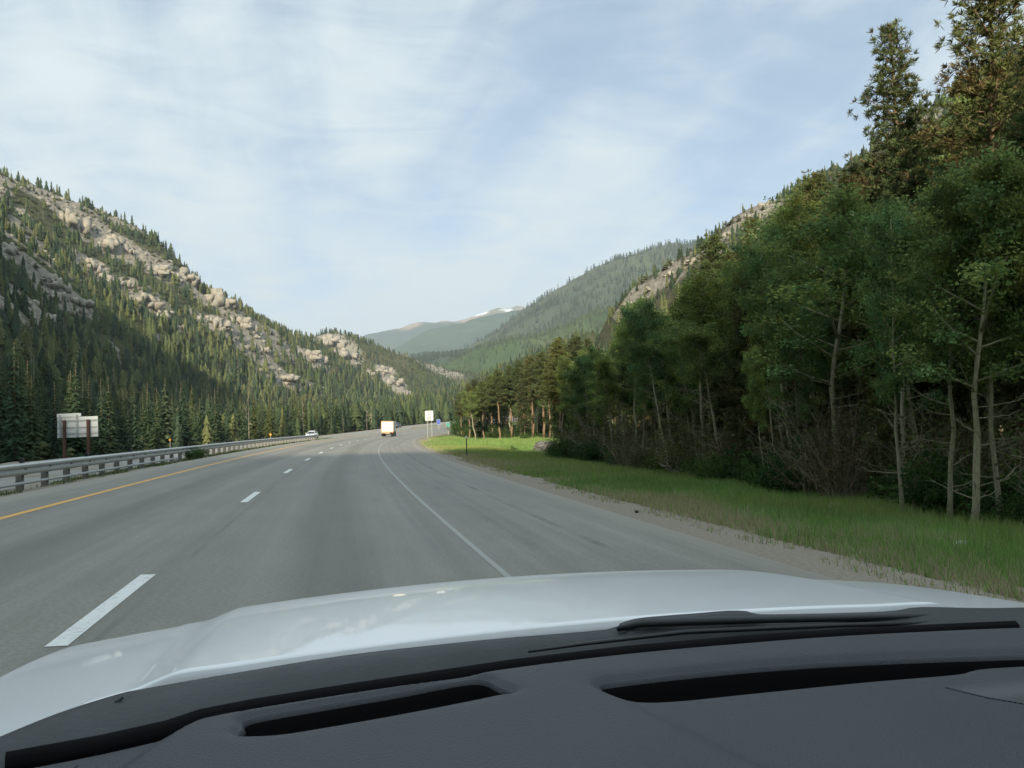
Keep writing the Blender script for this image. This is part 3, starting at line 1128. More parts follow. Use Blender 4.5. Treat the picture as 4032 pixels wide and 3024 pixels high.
def hull_block(r, sx, sy, sz, n=13):
    bm = bmesh.new()
    for k in range(n):
        p = r.normal(0, 1, 3)
        p = p / np.linalg.norm(p) * r.uniform(.75, 1.0)
        p = np.sign(p) * np.abs(p) ** .75
        bm.verts.new((p[0] * sx, p[1] * sy, p[2] * sz))
    g = bmesh.ops.convex_hull(bm, input=bm.verts)
    bmesh.ops.delete(bm, geom=[e for e in g['geom_interior'] if isinstance(e, bmesh.types.BMVert)], context='VERTS')
    bmesh.ops.triangulate(bm, faces=bm.faces)
    bm.verts.index_update()
    v = np.array([x.co[:] for x in bm.verts])
    f = np.array([[q.index for q in p.verts] for p in bm.faces])
    bm.free()
    return v, f


ROCKS = []
for k in range(7):
    rr_ = np.random.default_rng(900 + k)
    Vl, Fl, off = [], [], 0
    for q in range(20):
        v, f = hull_block(rr_, rr_.uniform(.16, .36), rr_.uniform(.16, .36), rr_.uniform(.22, .55))
        a_ = rr_.uniform(0, 6.28)
        v = np.stack([v[:, 0] * math.cos(a_) - v[:, 1] * math.sin(a_), v[:, 0] * math.sin(a_) + v[:, 1] * math.cos(a_), v[:, 2]], 1)
        an, rd = rr_.uniform(0, 6.28), rr_.random() ** .6
        Vl.append(v + np.array([math.cos(an) * rd * .85, math.sin(an) * rd * .85, .28 * (1 - rd) + rr_.normal(0, .16)]))
        Fl.append(f + off)
        off += len(v)
    m = mesh_np('rock_outcrop', np.concatenate(Vl), [np.concatenate(Fl)])
    m.materials.append(ROCK_TAN)
    ROCKS.append(m)
rock_sites = []


def outcrop(dx, dy, rpx, asp=1.0, label=None, mesh=None, group='tan outcrops on the left hillside', r1=1500):
    h_ = ray_hit(dx, dy, r1=r1)
    if h_ is None:
        return
    p, t = h_
    rad = rpx * DS * t / FPX * 1.45
    o = obj('rock_outcrop', mesh or random.choice(ROCKS), loc=(p[0], p[1], p[2] - rad * .25), rz=random.uniform(0, 6.28))
    o.scale = (rad * 1.35, rad * 1.35, rad * asp * 1.0)
    o['label'] = label or 'weathered tan rock outcrop among pines on left hillside'
    o['category'] = 'rock'
    o['group'] = group
    rock_sites.append((p[0], p[1], rad))


ZL = lambda zx, zy: (zx * .4464, 329 + zy * .4464)
for zx, zy, zr, asp, lb in (
        (350, 345, 50, 1.7, 'tall pale cliff face near the top of left hill'), (95, 300, 20, 1.3, None), (530, 440, 62, 1.0, 'broad rounded tan crag below the left ridgeline'),
        (620, 475, 20, 1.3, None), (20, 465, 45, 1, None), (430, 555, 48, .9, None), (480, 548, 20, 1, None), (250, 640, 58, .9, None), (245, 695, 46, .9, None), (375, 715, 46, .9, None),
        (500, 622, 44, .9, None), (590, 632, 40, 1, None), (690, 720, 62, 1.1, 'pale tan crag in the middle of left hillside'), (765, 785, 38, 1, None), (770, 580, 58, 1, 'rounded tan outcrop on the left ridgeline'), (890, 605, 56, .9, None),
        (1050, 720, 66, 1.0, 'large tan crag high on the ridge above guardrail'), (1000, 815, 44, 1.2, None), (1062, 842, 40, 1.2, None), (1165, 835, 50, 1.3, None), (1240, 895, 18, 1, None),
        (820, 920, 40, .6, None), (1500, 985, 56, 1, 'tan crag at the notch between the two left hills'), (1470, 1030, 34, 1, None), (1600, 915, 60, .9, None), (1665, 975, 52, .9, None),
        (1360, 1078, 62, .6, 'low pale yellow rock ledge above dark spruces'), (1280, 1095, 22, .8, None), (1855, 1058, 36, 1.1, None), (1900, 1110, 44, 1.0, None), (1912, 1168, 56, .7, None),
        (1180, 740, 22, 1, None), (860, 850, 26, 1, None), (1520, 1140, 30, .7, None), (1270, 950, 26, 1.2, None), (210, 610, 30, .8, None), (1790, 1080, 26, 1, None)):
    dx, dy = ZL(zx, zy)
    outcrop(dx, dy, zr * .4464 * .80, asp, lb)
for zx, zy, zr in ((110, 735, 40), (225, 800, 46), (150, 800, 26), (60, 690, 30), (550, 990, 14), (560, 1010, 10)):
    dx, dy = ZL(zx, zy)
    outcrop(dx, dy, zr * .4464 * .8, .8, 'grey rock outcrop in the shaded part of left hillside', group='grey outcrops in shade on the left hillside')
for dx, dy, r_ in ((985, 872, 16), (977, 885, 10), (1660, 440, 14), (1620, 470, 12), (1580, 505, 12), (1700, 400, 10), (1500, 565, 12), (1455, 590, 12), (1555, 540, 12), (1880, 300, 14), (1950, 235, 12), (2010, 260, 14), (1640, 500, 12), (1410, 625, 10), (1360, 655, 10), (1780, 340, 10), (2060, 200, 16), (1200, 740, 9), (1130, 770, 9)):
    outcrop(dx, dy, r_, .9, 'pinkish tan rock outcrop on the right hillside', group='outcrops on the right hillside', r1=800)
RS = np.array(rock_sites)
# bare rock and scree of the slope round every crag
RG2 = ROCKG * .8
for x0, y0, rr in rock_sites:
    RG2 = np.maximum(RG2, .95 * np.exp(-((GXX - x0) ** 2 + (GYY - y0) ** 2) / (1.5 * rr + 4) ** 2))
_ca = np.ones((RG2.size, 4), np.float32)
_ca[:, 0], _ca[:, 1], _ca[:, 2] = RG2.ravel(), tc.ravel(), 0
HILL.data.color_attributes['Col'].data.foreach_set('color', _ca.ravel())
print('rocks', round(time.time() - T0, 1))

# ------------------------------------------------------------------ forest on the slopes
st = 4.3
cx = np.arange(-380, 480, st)
cy = np.arange(45, 1420, st)
CX, CY = np.meshgrid(cx, cy, indexing='ij')
CX = (CX + RNG.uniform(-.48, .48, CX.shape) * st).ravel()
CY = (CY + RNG.uniform(-.48, .48, CY.shape) * st).ravel()
CZ = ground_z(CX, CY)
px, py, w = project(np.stack([CX, CY, CZ + 5], 1))
ok = (w > 40) & (px > -260) & (px < 4300)
ss, uu = to_su(CX, CY)
ok &= ~((np.abs(uu + 6) < 20.5) & (ss < 470))            # highway corridor
ok &= ~((uu > 0) & (uu < 62) & (ss < 175))                # right-hand stand is built tree by tree
ok &= ~((uu > 0) & (uu < 24) & (ss < 330))
CX, CY, CZ, px, py, w, ss, uu = (a[ok] for a in (CX, CY, CZ, px, py, w, ss, uu))
# hidden behind terrain?
vis = np.ones(len(CX), bool)
for f in np.linspace(.25, .985, 22):
    tx, ty = CAM[0] + (CX - CAM[0]) * f, CAM[1] + (CY - CAM[1]) * f
    tz = CAM[2] + (CZ + 9 - CAM[2]) * f
    vis &= bil(HG, tx, ty) < tz + 1.0
dens = fbm(CX / 34, CY / 34, octv=3, seed=88)
rockv = bil(ROCKG, CX, CY)
hh = CZ - (-1.9)
low = np.clip(1 - hh / 55, 0, 1)
prob = np.clip(.78 + .4 * low + (dens - .5) * 1.5 - rockv * .36, 0.16, 1)
prob = np.where(CX > 60, np.maximum(prob, .6), prob)
prob = prob * (1 - .35 * np.clip(bil(RG2, CX, CY) * 1.5 - .4, 0, 1))
keepm = vis & (RNG.random(len(CX)) < prob)
for x0, y0, rr in rock_sites:
    dd = np.hypot(CX - x0, CY - y0)
    # leave the crags' viewer-side faces open
    keepm &= ~(dd < rr * 1.0)
    tow = np.array([CAM[0] - x0, CAM[1] - y0])
    tow = tow / np.linalg.norm(tow)
    dd2 = np.hypot(CX - x0 - tow[0] * rr * .9, CY - y0 - tow[1] * rr * .9)
    keepm &= ~((dd2 < rr * .95) & (RNG.random(len(CX)) < .85))
CX, CY, CZ, px, py, w, ss, uu, dens = (a[keepm] for a in (CX, CY, CZ, px, py, w, ss, uu, dens))
N = len(CX)
hgt = RNG.uniform(5.5, 11.5, N) * (1 + .12 * (dens - .5)) * np.where(CZ > 60, .85, 1.0)
hgt = np.where(CX > 60, hgt * .62, hgt)
sp_n = fbm(CX / 55 + 9, CY / 55, octv=3, seed=123)
kind = RNG.random(N)
cdark, cgrn, colive, cdead = np.array([.052, .078, .046]), np.array([.085, .115, .052]), np.array([.135, .150, .062]), np.array([.24, .215, .17])
ksp = np.clip((sp_n - .38) / .26, 0, 1)[:, None]
colr = np.where((kind < .40)[:, None], cdark, np.where((kind < .84)[:, None], cgrn * (1 - ksp) + colive * ksp, cdead))
colr = colr * RNG.uniform(.75, 1.25, (N, 1))
dead = kind >= .84
# the 300 largest in view become trees of their own
size = hgt / w * np.where((px > 0) & (px < 4032), 1, .2) * np.where(dead, 0, 1)
order = np.argsort(-size)
indiv, rest = order[:285], order[285:]
rest = rest[w[rest] > 125]
LODS = [conifer_lod(k, 8, 5, (.15, .23, .18, .27, .17)[k]) for k in range(5)] + [snag_lod(3), snag_lod(4)]
near_dead = dead & (w <= 170)
colr[near_dead] = cdark * 1.1
dead = dead & (w > 170)
which = np.where(dead, 5 + (RNG.random(N) < .5), RNG.integers(0, 5, N))
FOREST = attr_leaf('forest_needles', 0.08, 0.0)
# low scrub between the trees
nsb = 26000
sx_, sy_ = RNG.uniform(-380, 460, nsb), RNG.uniform(60, 1320, nsb)
szz = ground_z(sx_, sy_)
s_s, s_u = to_su(sx_, sy_)
qx_, qy_, qw_ = project(np.stack([sx_, sy_, szz], 1))
mk_ = (np.abs(s_u + 4) > 24) & (qx_ > -50) & (qx_ < 4100) & (qw_ > 60) & ~((s_u > 0) & (s_u < 62) & (s_s < 175))
for f in np.linspace(.3, .98, 12):
    mk_ &= bil(HG, CAM[0] + (sx_ - CAM[0]) * f, CAM[1] + (sy_ - CAM[1]) * f) < CAM[2] + (szz + 3 - CAM[2]) * f + 1
sx_, sy_, szz = sx_[mk_][:9000], sy_[mk_][:9000], szz[mk_][:9000]
nsb = len(sx_)
scr = scatter_mesh('hillside_scrub', [conifer_lod(40 + k, 3, 4, .6) for k in range(4)], RNG.integers(0, 4, nsb), np.stack([sx_, sy_, szz - .2], 1), RNG.uniform(1.0, 3.0, nsb), RNG.uniform(.8, 1.5, nsb), RNG.uniform(0, 6.28, nsb),
                   np.array([.105, .115, .055]) * RNG.uniform(.5, 1.35, (nsb, 1)) * np.array([1, 1, 1]), FOREST)
obj('hillside_scrub', scr, kind='stuff', label='low olive scrub covering the slopes between trees')
fm = scatter_mesh('hillside_forest', LODS, which[rest], np.stack([CX, CY, CZ - .3], 1)[rest], hgt[rest], RNG.uniform(.8, 1.3, len(rest)), RNG.uniform(0, 6.28, len(rest)), colr[rest], FOREST)
obj('hillside_forest', fm, kind='stuff', label='conifer forest covering the valley sides')
print('forest', N, round(time.time() - T0, 1))

# blocks of broken rock strewn over the bare patches
M_ = (bil(RG2, *(q_ := np.stack([RNG.uniform(-380, 420, 26000), RNG.uniform(120, 1300, 26000)]))) > .40)
bx_, by_ = q_[0][M_][:2600], q_[1][M_][:2600]
bz_ = bil(HG, bx_, by_)
BL = [hull_block(np.random.default_rng(70 + k), .55, .45, .6) for k in range(6)]
nb_ = len(bx_)
hb_ = RNG.uniform(1.0, 3.2, nb_) * RNG.uniform(.5, 1.3, nb_) * np.where(bx_ > 60, .35, 1)
rm = scatter_mesh('crag_rubble', BL, RNG.integers(0, 6, nb_), np.stack([bx_, by_, bz_ - hb_ * .15], 1), hb_, RNG.uniform(.9, 1.7, nb_), RNG.uniform(0, 6.28, nb_), np.array([[.30, .28, .23]]) * RNG.uniform(.6, 1.25, (nb_, 1)), mat_vcol('crag_blocks', 0.95, 0.6, 0.4, .6))
obj('crag_rubble', rm, kind='stuff', label='broken pale rock strewn between the hillside trees')

SPR = [spruce_parts(k, .15 + .025 * k, 26, 8, tint) for k, tint in enumerate(((.050, .082, .050), (.060, .092, .050), (.085, .112, .050), (.052, .084, .055)))]


def spruce(i, lab, grp, bias=None):
    k = random.choice((0, 1, 3)) if bias is None else bias
    tr, cr = SPR[k]
    o = thing('spruce_tree', lab, 'tree', (CX[i], CY[i], CZ[i] - .1), random.uniform(0, 6.28), grp)
    s_ = float(hgt[i])
    o.scale = (s_, s_, s_)
    obj('trunk', tr, parent=o)
    obj('crown', cr, parent=o)


for i in indiv:
    if CX[i] < 30 and uu[i] < 0:
        zone = np.searchsorted([215, 395, 668, 870, 1064, 1225], px[i])
        wh = ('left of the guide sign', 'behind the guide sign', 'between guide sign and nearer amber marker', 'right of the nearer amber marker', 'left of the farther amber marker', 'between farther amber marker and white car', 'between white car and the truck')[zone]
        tall = 'tall' if hgt[i] > 9.2 else ('short' if hgt[i] < 7 else 'middle-sized')
        spruce(i, f'{tall} dark spruce {wh} beyond the guardrail', f'{tall} spruces {wh}', 2 if (ss[i] > 170 and random.random() < .4) else None)
    else:
        spruce(i, 'small green conifer standing on the slope behind the roadside aspens', 'conifers behind the right-hand trees', random.choice((0, 1, 2)))


# --- forests of the further mountains
def far_forest(name, M, n, hr, label, c1, c2, seed):
    X, Y, Z, gs = M
    r = np.random.default_rng(seed)
    fx, fy = r.uniform(0, X.shape[0] - 1.01, n), r.uniform(0, X.shape[1] - 1.01, n)
    i, j = fx.astype(int), fy.astype(int)
    a, b = fx - i, fy - j
    bl_ = lambda G: G[i, j] * (1 - a) * (1 - b) + G[i + 1, j] * a * (1 - b) + G[i, j + 1] * (1 - a) * b + G[i + 1, j + 1] * a * b
    x, y, z = bl_(X), bl_(Y), bl_(Z)
    qx, qy, qw = project(np.stack([x, y, z], 1))
    # keep viewer-facing slopes only
    gxz = (Z[np.minimum(i + 1, Z.shape[0] - 1), j] - Z[i, j]) / gs
    gyz = (Z[i, np.minimum(j + 1, Z.shape[1] - 1)] - Z[i, j]) / gs
    tx, ty = CAM[0] - x, CAM[1] - y
    L = np.hypot(tx, ty)
    facing = -(gxz * tx + gyz * ty) / L > -(z) / L - .06
    dn = fbm(x / 140, y / 140, octv=4, seed=seed)
    m = (qx > 1300) & (qx < 4100) & (z > 25) & facing & (r.random(n) < np.clip(.2 + (dn - .36) * 4, .05, 1))
    x, y, z, dn = x[m], y[m], z[m], dn[m]
    k = len(x)
    c = np.array(c1) + (np.array(c2) - np.array(c1)) * r.random((k, 1))
    T = [conifer_lod(q, 3, 3, .2) for q in range(4)]
    me = scatter_mesh(name, T, r.integers(0, 4, k), np.stack([x, y, z - .5], 1), r.uniform(hr[0], hr[1], k), r.uniform(.9, 1.4, k), r.uniform(0, 6.28, k), c * r.uniform(.7, 1.3, (k, 1)), FOREST)
    obj(name, me, kind='stuff', label=label)
    return k


k1 = far_forest('mountain_forest', M1, 80000, (11, 20), 'conifer forest on the hazy right mountain', (.035, .055, .033), (.06, .085, .045), 5)
k2 = far_forest('mountain_forest', M1B, 40000, (7, 13), 'open conifer forest on the lower mountain shoulder', (.045, .07, .035), (.10, .13, .05), 6)
print('far forest', k1, k2, round(time.time() - T0, 1))

# ------------------------------------------------------------------ right-hand roadside stand
ASP = [aspen_parts(100 + k, 9.0, crown0=(.40, .34, .46, .32, .48, .38, .42)[k], spread=(.20, .15, .14, .17, .13, .16, .12)[k], lean=(.05, .03, .06, .04, .05, .02, .07)[k],
                   leaves=(66, 62, 56, 64, 56, 62, 52)[k], hue=(-.05, .0, .08, -.1, .05, 0, .14)[k]) for k in range(7)]
PIN = [pine_parts(200 + k, 15.0, (.18, .14, .2, .5)[k], (.155, .17, .16, .17)[k], (.10, .28, .25, .06)[k]) for k in range(4)]
POLE = [aspen_parts(150 + k, 9.0, crown0=(.62, .56, .66)[k], spread=(.12, .13, .10)[k], lean=(.05, .07, .04)[k], leaves=(56, 56, 52)[k], hue=(.05, -.05, .1)[k]) for k in range(3)]
print('tree templates', round(time.time() - T0, 1))

ENV = np.array([(1700, 1620), (1800, 1520), (1900, 1500), (2000, 1440), (2100, 1395), (2200, 1345), (2350, 1275), (2500, 1155), (2700, 1030), (2900, 905), (3050, 730), (3200, 545), (3350, 640), (3500, 640), (3650, 560), (3800, 400), (3950, 330), (4200, 250)])


def ground_hit(px_, py_, u_fix=None):
    """where the ray through a source pixel meets the ground"""
    d = ray(px_, py_)
    t = np.arange(6, 260, .25) / math.hypot(d[0], d[1])
    P_ = CAM + t[:, None] * d
    z = ground_z(P_[:, 0], P_[:, 1])
    i = np.argmax(P_[:, 2] < z)
    return P_[i, 0], P_[i, 1], z[i]


def tree(name, parts, base_h, x, y, h_, label, grp, rz=None, tilt=(0, 0), wide=1.0):
    z = float(ground_z(x, y)[0])
    o = thing(name, label, 'tree', (x, y, z - .08), random.uniform(0, 6.28) if rz is None else rz, grp)
    s_ = h_ / base_h
    o.scale = (s_ * wide, s_ * wide, s_)
    o.rotation_euler = (tilt[0], tilt[1], o.rotation_euler[2])
    obj('trunk', parts[0], parent=o)
    obj('crown', parts[1], parent=o)
    return o


def env_height(x, y):
    z = float(ground_z(x, y)[0])
    qx, qy, qw = project(np.array([[x, y, z]]))
    ty = np.interp(qx[0], ENV[:, 0], ENV[:, 1])
    return (qy[0] - ty) / FPX * qw[0], qx[0], qw[0]


placed = []


def free(x, y, d):
    return all((x - a) ** 2 + (y - b) ** 2 > d * d for a, b in placed)


# trunks the photograph shows singly (source pixel of the foot, height m, leaning)
for fx_, fy_, hh_, tl, k, wide, lb in (
        (3285, 1985, 8.3, -.02, 0, 1.6, 'stout pale aspen with forked bare limbs, thickest trunk of the right stand'),
        (3022, 1950, 4.6, -.16, 6, .7, 'thin leaning young aspen beside the litter at grass edge'),
        (3068, 1938, 6.0, -.12, 4, .8, 'slender leaning aspen just right of the thin leaning one'),
        (2725, 1868, 7.2, -.03, 1, 1.0, 'pale straight aspen trunk beside the fallen log'),
        (2204, 1818, 6.6, -.14, 4, .8, 'leftmost leaning pale trunk at the near end of clearing'),
        (2262, 1822, 6.8, -.13, 6, .9, 'second leaning pale trunk at the near end of clearing'),
        (2338, 1818, 7.2, -.12, 4, 1.0, 'third leaning pale trunk at the near end of clearing'),
        (2362, 1806, 7.0, -.03, 2, .9, 'upright pale trunk right of the three leaning trunks'),
        (2392, 1800, 7.2, .03, 1, .9, 'grey upright trunk next to the brown shrub'),
        (3835, 2120, 8.4, -.03, 0, 1.2, 'tall pale aspen nearest the right picture edge'),
        (3745, 2085, 8.4, -.04, 2, .9, 'slim aspen left of the tall pale one at right'),
        (3640, 2010, 8.8, -.03, 3, 1.0, 'tall aspen with dead side limbs high on trunk'),
        (3560, 2045, 7.2, -.05, 5, .8, 'thin aspen rising from the leafy undergrowth'),
        (3950, 2110, 8.0, -.06, 5, .9, 'narrow grey aspen behind the tall pale one')):
    x, y, z = ground_hit(fx_, fy_)
    hh_ = min(hh_, .86 * env_height(x, y)[0])
    placed.append((x, y))
    # lean is across the view
    tree('aspen_tree', ASP[k], 9.0, x, y, hh_, lb, None, tilt=(0, tl) if abs(tl) > .01 else (0, 0), wide=wide)
for fx_, fy_, ty_, rng_, k, lb in ((3562, 1850, 118, 34, 0, 'tall pine with open crown standing above the aspens'), (3985, 1900, -260, 27, 1, 'brownish pine cut off by the top right picture corner'),
                                   (3890, 1850, 330, 36, 1, 'brown-needled pine between the tall pine and the corner pine'), (3380, 1830, 700, 30, 2, 'short olive pine left of the tall pine'), (4120, 1900, 200, 24, 2, 'olive pine half outside the right picture edge'),
                                   (2215, 1800, 1335, 62, 0, 'small dark pine poking above the aspens by the clearing')):
    d = ray(fx_, 1640)
    d = d / math.hypot(d[0], d[1])
    x, y = CAM[0] + d[0] * rng_, CAM[1] + d[1] * rng_
    z = float(ground_z(x, y)[0])
    qx, qy, qw = project(np.array([[x, y, z]]))
    hh_ = (qy[0] - ty_) / FPX * qw[0] * 1.02
    placed.append((x, y))
    tree('pine_tree', PIN[k], 15.0, x, y, hh_, lb, None, wide=1.12)
for q, (fx_, ty_, rng_) in enumerate(((1818, 1545, 138), (1846, 1510, 132), (1872, 1495, 136), (1905, 1500, 128), (1935, 1478, 130), (1968, 1455, 126), (2010, 1440, 128), (2050, 1420, 126), (2095, 1400, 124), (2140, 1385, 122))):
    x, y, z = (0, 0, 0)
    d = ray(fx_, 1680)
    d = d / math.hypot(d[0], d[1])
    x, y = CAM[0] + d[0] * rng_, CAM[1] + d[1] * rng_
    z = float(ground_z(x, y)[0])
    qx, qy, qw = project(np.array([[x, y, z]]))
    placed.append((x, y))
    tree('pine_tree', PIN[3], 15.0, x, y, (qy[0] - ty_) / FPX * qw[0], 'tall red-stemmed pine in the row at back of the clearing', 'row of pines at the back of the clearing', wide=1.35)
# the rest of the stand
cnt = 0
tries = 0
while cnt < 250 and tries < 6000:
    tries += 1
    s_ = RNG.uniform(4, 60) if RNG.random() < .62 else RNG.uniform(60, 190)
    dpth = RNG.random() ** 1.7
    u_ = 15.0 + 34 * dpth
    if 56 < s_ < 122 and u_ < 24.5:
        continue                                   # the grassy clearing
    if s_ > 120 and u_ > 40:
        continue
    x, y, th_ = frame(s_, u_)
    x, y = float(x), float(y)
    eh, qx, qw = env_height(x, y)
    if qx < 1780 or qx > 4500 or qw < 5:
        continue
    if not free(x, y, 1.35 if u_ < 22 else 2.0):
        continue
    placed.append((x, y))
    h_ = eh * RNG.uniform(.66, .93)
    h_ = float(np.clip(h_, 4.5, 12.5))
    if h_ > eh * .95:
        h_ = max(3.5, eh * .95)
    k = int(RNG.integers(0, 7))
    if s_ < 57:
        zone = int(np.searchsorted([2400, 2700, 3010, 3300, 3650, 3850], qx))
        wh = ('by the leaning trunks', 'above the fallen log', 'between fallen log and litter', 'just left of the stout pale aspen', 'right of the stout pale aspen', 'below the brown-needled pine', 'at the right picture edge')[zone]
        dp = 'front-row' if u_ < 19 else 'rear'
        lb, gp = (f'{dp} green aspen {wh} in shade', f'{dp} aspens {wh}')
    else:
        zone = int(np.searchsorted([1950, 2200], qx))
        wh = ('above the delineator post', 'behind the grassy clearing', 'behind the leaning trunks')[zone]
        lb, gp = (f'far aspen {wh}', f'far aspens {wh}')
    if s_ < 57 and RNG.random() < .38:
        tree('pine_tree', PIN[(3, 0, 3, 2)[int(RNG.integers(0, 4))]], 15.0, x, y, h_ * 1.12, lb.replace('green aspen', 'green pine'), gp.replace('row aspens', 'row pines').replace('rear aspens', 'rear pines'), wide=1.2)
    elif s_ >= 57 and RNG.random() < .55:
        tree('pine_tree', PIN[0] if RNG.random() < .3 else PIN[3], 15.0, x, y, h_ * 1.05, f'far bare-stemmed pine {wh}', f'far pines {wh}', wide=1.25)
    else:
        tree('aspen_tree', POLE[k % 3] if (u_ < 19 and RNG.random() < .55) else ASP[k], 9.0, x, y, h_, lb, gp, tilt=(0, float(RNG.normal(-.03, .04))), wide=float(RNG.uniform(.9, 1.3)))
    cnt += 1
print('stand', cnt, round(time.time() - T0, 1))


# thin bare-stemmed poles along the front of the stand
for i in range(80):
    s_ = RNG.uniform(7, 56)
    u_ = 14.4 + 4.5 * RNG.random()
    x, y, th_ = (float(q) for q in frame(s_, u_))
    eh, qx, qw = env_height(x, y)
    if not 2150 < qx < 4250 or not free(x, y, .9):
        continue
    placed.append((x, y))
    wh = ('beside the leaning trunks', 'near the fallen log', 'left of the litter', 'near the stout aspen', 'right of the stout aspen', 'at the right picture edge')[int(np.searchsorted([2450, 2800, 3100, 3400, 3750], qx))]
    tree('aspen_tree', POLE[i % 3], 9.0, x, y, float(np.clip(eh * RNG.uniform(.6, .92), 3.5, 10)), f'thin bare-stemmed pale aspen {wh}', f'thin bare-stemmed aspens {wh}', tilt=(0, float(RNG.normal(-.04, .05))), wide=float(RNG.uniform(.75, 1.0)))
# young trees filling the space below the crowns
for i in range(30):
    s_ = RNG.uniform(7, 55)
    u_ = 14.6 + 9 * RNG.random() ** 1.3
    x, y, th_ = (float(q) for q in frame(s_, u_))
    eh, qx, qw = env_height(x, y)
    if not 1780 < qx < 4300 or not free(x, y, .7):
        continue
    placed.append((x, y))
    wh = ('beside the leaning trunks', 'near the fallen log', 'left of the litter', 'near the stout aspen', 'right of the stout aspen', 'at the right picture edge')[int(np.searchsorted([2450, 2800, 3100, 3400, 3750], qx))]
    tree('aspen_sapling', ASP[int(RNG.integers(0, 7))], 9.0, x, y, float(RNG.uniform(2.4, 5.2)), f'young leafy aspen sapling {wh}', f'aspen saplings {wh}', wide=float(RNG.uniform(1.1, 1.5)))
# taller trees climbing the bank behind the stand at right
for fx_, ty_, rng_, kk in ((3420, 640, 40, 1), (3560, 560, 38, 3), (3700, 470, 40, 0), (3770, 380, 42, 1), (3850, 430, 36, 5), (3930, 300, 40, 3), (4010, 260, 36, 0), (4090, 180, 38, 1), (3640, 640, 33, 6), (4140, 330, 30, 3)):
    d = ray(fx_, 1640)
    d = d / math.hypot(d[0], d[1])
    x, y = CAM[0] + d[0] * rng_, CAM[1] + d[1] * rng_
    z = float(ground_z(x, y)[0])
    qx, qy, qw = project(np.array([[x, y, z]]))
    placed.append((x, y))
    tree('aspen_tree', ASP[kk], 9.0, x, y, (qy[0] - ty_) / FPX * qw[0] * .95, 'tall green aspen on the bank behind the right-hand stand', 'tall aspens on the right bank', wide=.95)


# --- understory shrubs
def shrub_parts(seed, h, stems, leaves, leafcol, bare):
    r = np.random.default_rng(seed)
    mb = MB()
    tips = []
    for k in range(stems):
        az, up = r.uniform(0, 6.28), r.uniform(.75, 1.45)
        L = h * r.uniform(.55, 1.1)
        p = np.array([r.normal(0, .18), r.normal(0, .18), 0])
        d = np.array([math.cos(az) * math.cos(up), math.sin(az) * math.cos(up), math.sin(up)])
        pts = [p + d * L * t + r.normal(0, .04, 3) * t * h for t in (0, .35, .7, 1)]
        mb.tube([tuple(q) for q in pts], [.014, .010, .007, .003], 3)
        for j in range(4 if bare else 3):
            t = r.uniform(.3, .9)
            q0 = p + d * L * t
            q1 = q0 + unit(d + r.normal(0, .6, 3)) * L * r.uniform(.2, .4)
            mb.tube([tuple(q0), tuple(q1)], [.006, .0025], 3)
            tips += [q1, (q0 + q1) / 2]
        tips += [pts[-1], pts[-2]]
    st_ = mb.mesh('shrub_stems')
    st_.materials.append(TWIG)
    C = np.array(tips)
    idx = r.integers(0, len(C), leaves)
    c = C[idx] + r.normal(0, .11, (leaves, 3))
    c[:, 2] = np.maximum(c[:, 2], .05)
    a = unit(r.normal(0, 1, (leaves, 3)))
    b = unit(np.cross(a, r.normal(0, 1, (leaves, 3))))
    sz = r.uniform(.03, .06, (leaves, 1))
    V, F = quads_from(c, a * sz, b * sz)
    cc = np.array(leafcol)[None] * r.uniform(.6, 1.35, (leaves, 1))
    lv = mesh_np('shrub_leaves', V, [F], col=np.repeat(cc, 4, 0))
    lv.materials.append(LEAF)
    return st_, lv


SHR = [shrub_parts(300, 2.6, 30, 1500, (.12, .14, .06), True), shrub_parts(301, 2.2, 26, 1800, (.115, .13, .055), True), shrub_parts(302, 3.0, 30, 900, (.15, .13, .07), True),
       shrub_parts(303, 1.2, 22, 2600, (.075, .15, .05), False), shrub_parts(304, 1.5, 24, 3000, (.065, .13, .048), False), shrub_parts(305, 1.0, 20, 2200, (.10, .17, .055), False)]


def shrub(k, x, y, sc, lab, grp):
    z = float(ground_z(x, y)[0])
    o = thing('shrub', lab, 'shrub', (x, y, z - .04), random.uniform(0, 6.28), grp)
    o.scale = (sc * 1.1, sc * 1.1, sc)
    obj('stems', SHR[k][0], parent=o)
    obj('leaves', SHR[k][1], parent=o)


n_s = 0
for i in range(150):
    s_ = RNG.uniform(6, 53)
    u_ = 14.2 + RNG.random() ** 1.5 * 9
    x, y, th_ = frame(s_, u_)
    qx = project(np.array([[float(x), float(y), 0.0]]))[0][0]
    wh = ('beside the leaning trunks', 'near the fallen log', 'left of the litter', 'at the foot of the stout aspen', 'right of the stout aspen', 'at the right picture edge')[int(np.searchsorted([2450, 2800, 3100, 3400, 3750], qx))]
    dp = 'front' if u_ < 17 else 'rear'
    if RNG.random() < (.55 if u_ < 16.0 else .35):
        shrub(int(RNG.integers(3, 6)), float(x), float(y), float(RNG.uniform(.7, 1.15)), f'{dp} leafy green bush {wh} under the aspens', f'{dp} leafy bushes {wh}')
    else:
        shrub(int(RNG.integers(0, 3)), float(x), float(y), float(RNG.uniform(.65, 1.15)), f'{dp} brown twiggy shrub {wh} under the aspens', f'{dp} twiggy shrubs {wh}')
for i in range(26):
    s_ = RNG.uniform(54, 68)
    x, y, th_ = frame(s_, RNG.uniform(13.5, 19))
    shrub(int(RNG.integers(3, 6)), float(x), float(y), float(RNG.uniform(.3, .55)), 'low dark green bush on the grass by the clearing', 'low bushes by the clearing')
for i in range(55):
    s_ = RNG.uniform(118, 190)
    x, y, th_ = frame(s_, RNG.uniform(13.5, 24))
    shrub(int(RNG.integers(3, 6)), float(x), float(y), float(RNG.uniform(.9, 1.6)), 'green bush at the foot of the far stand', 'bushes at the foot of the far stand')
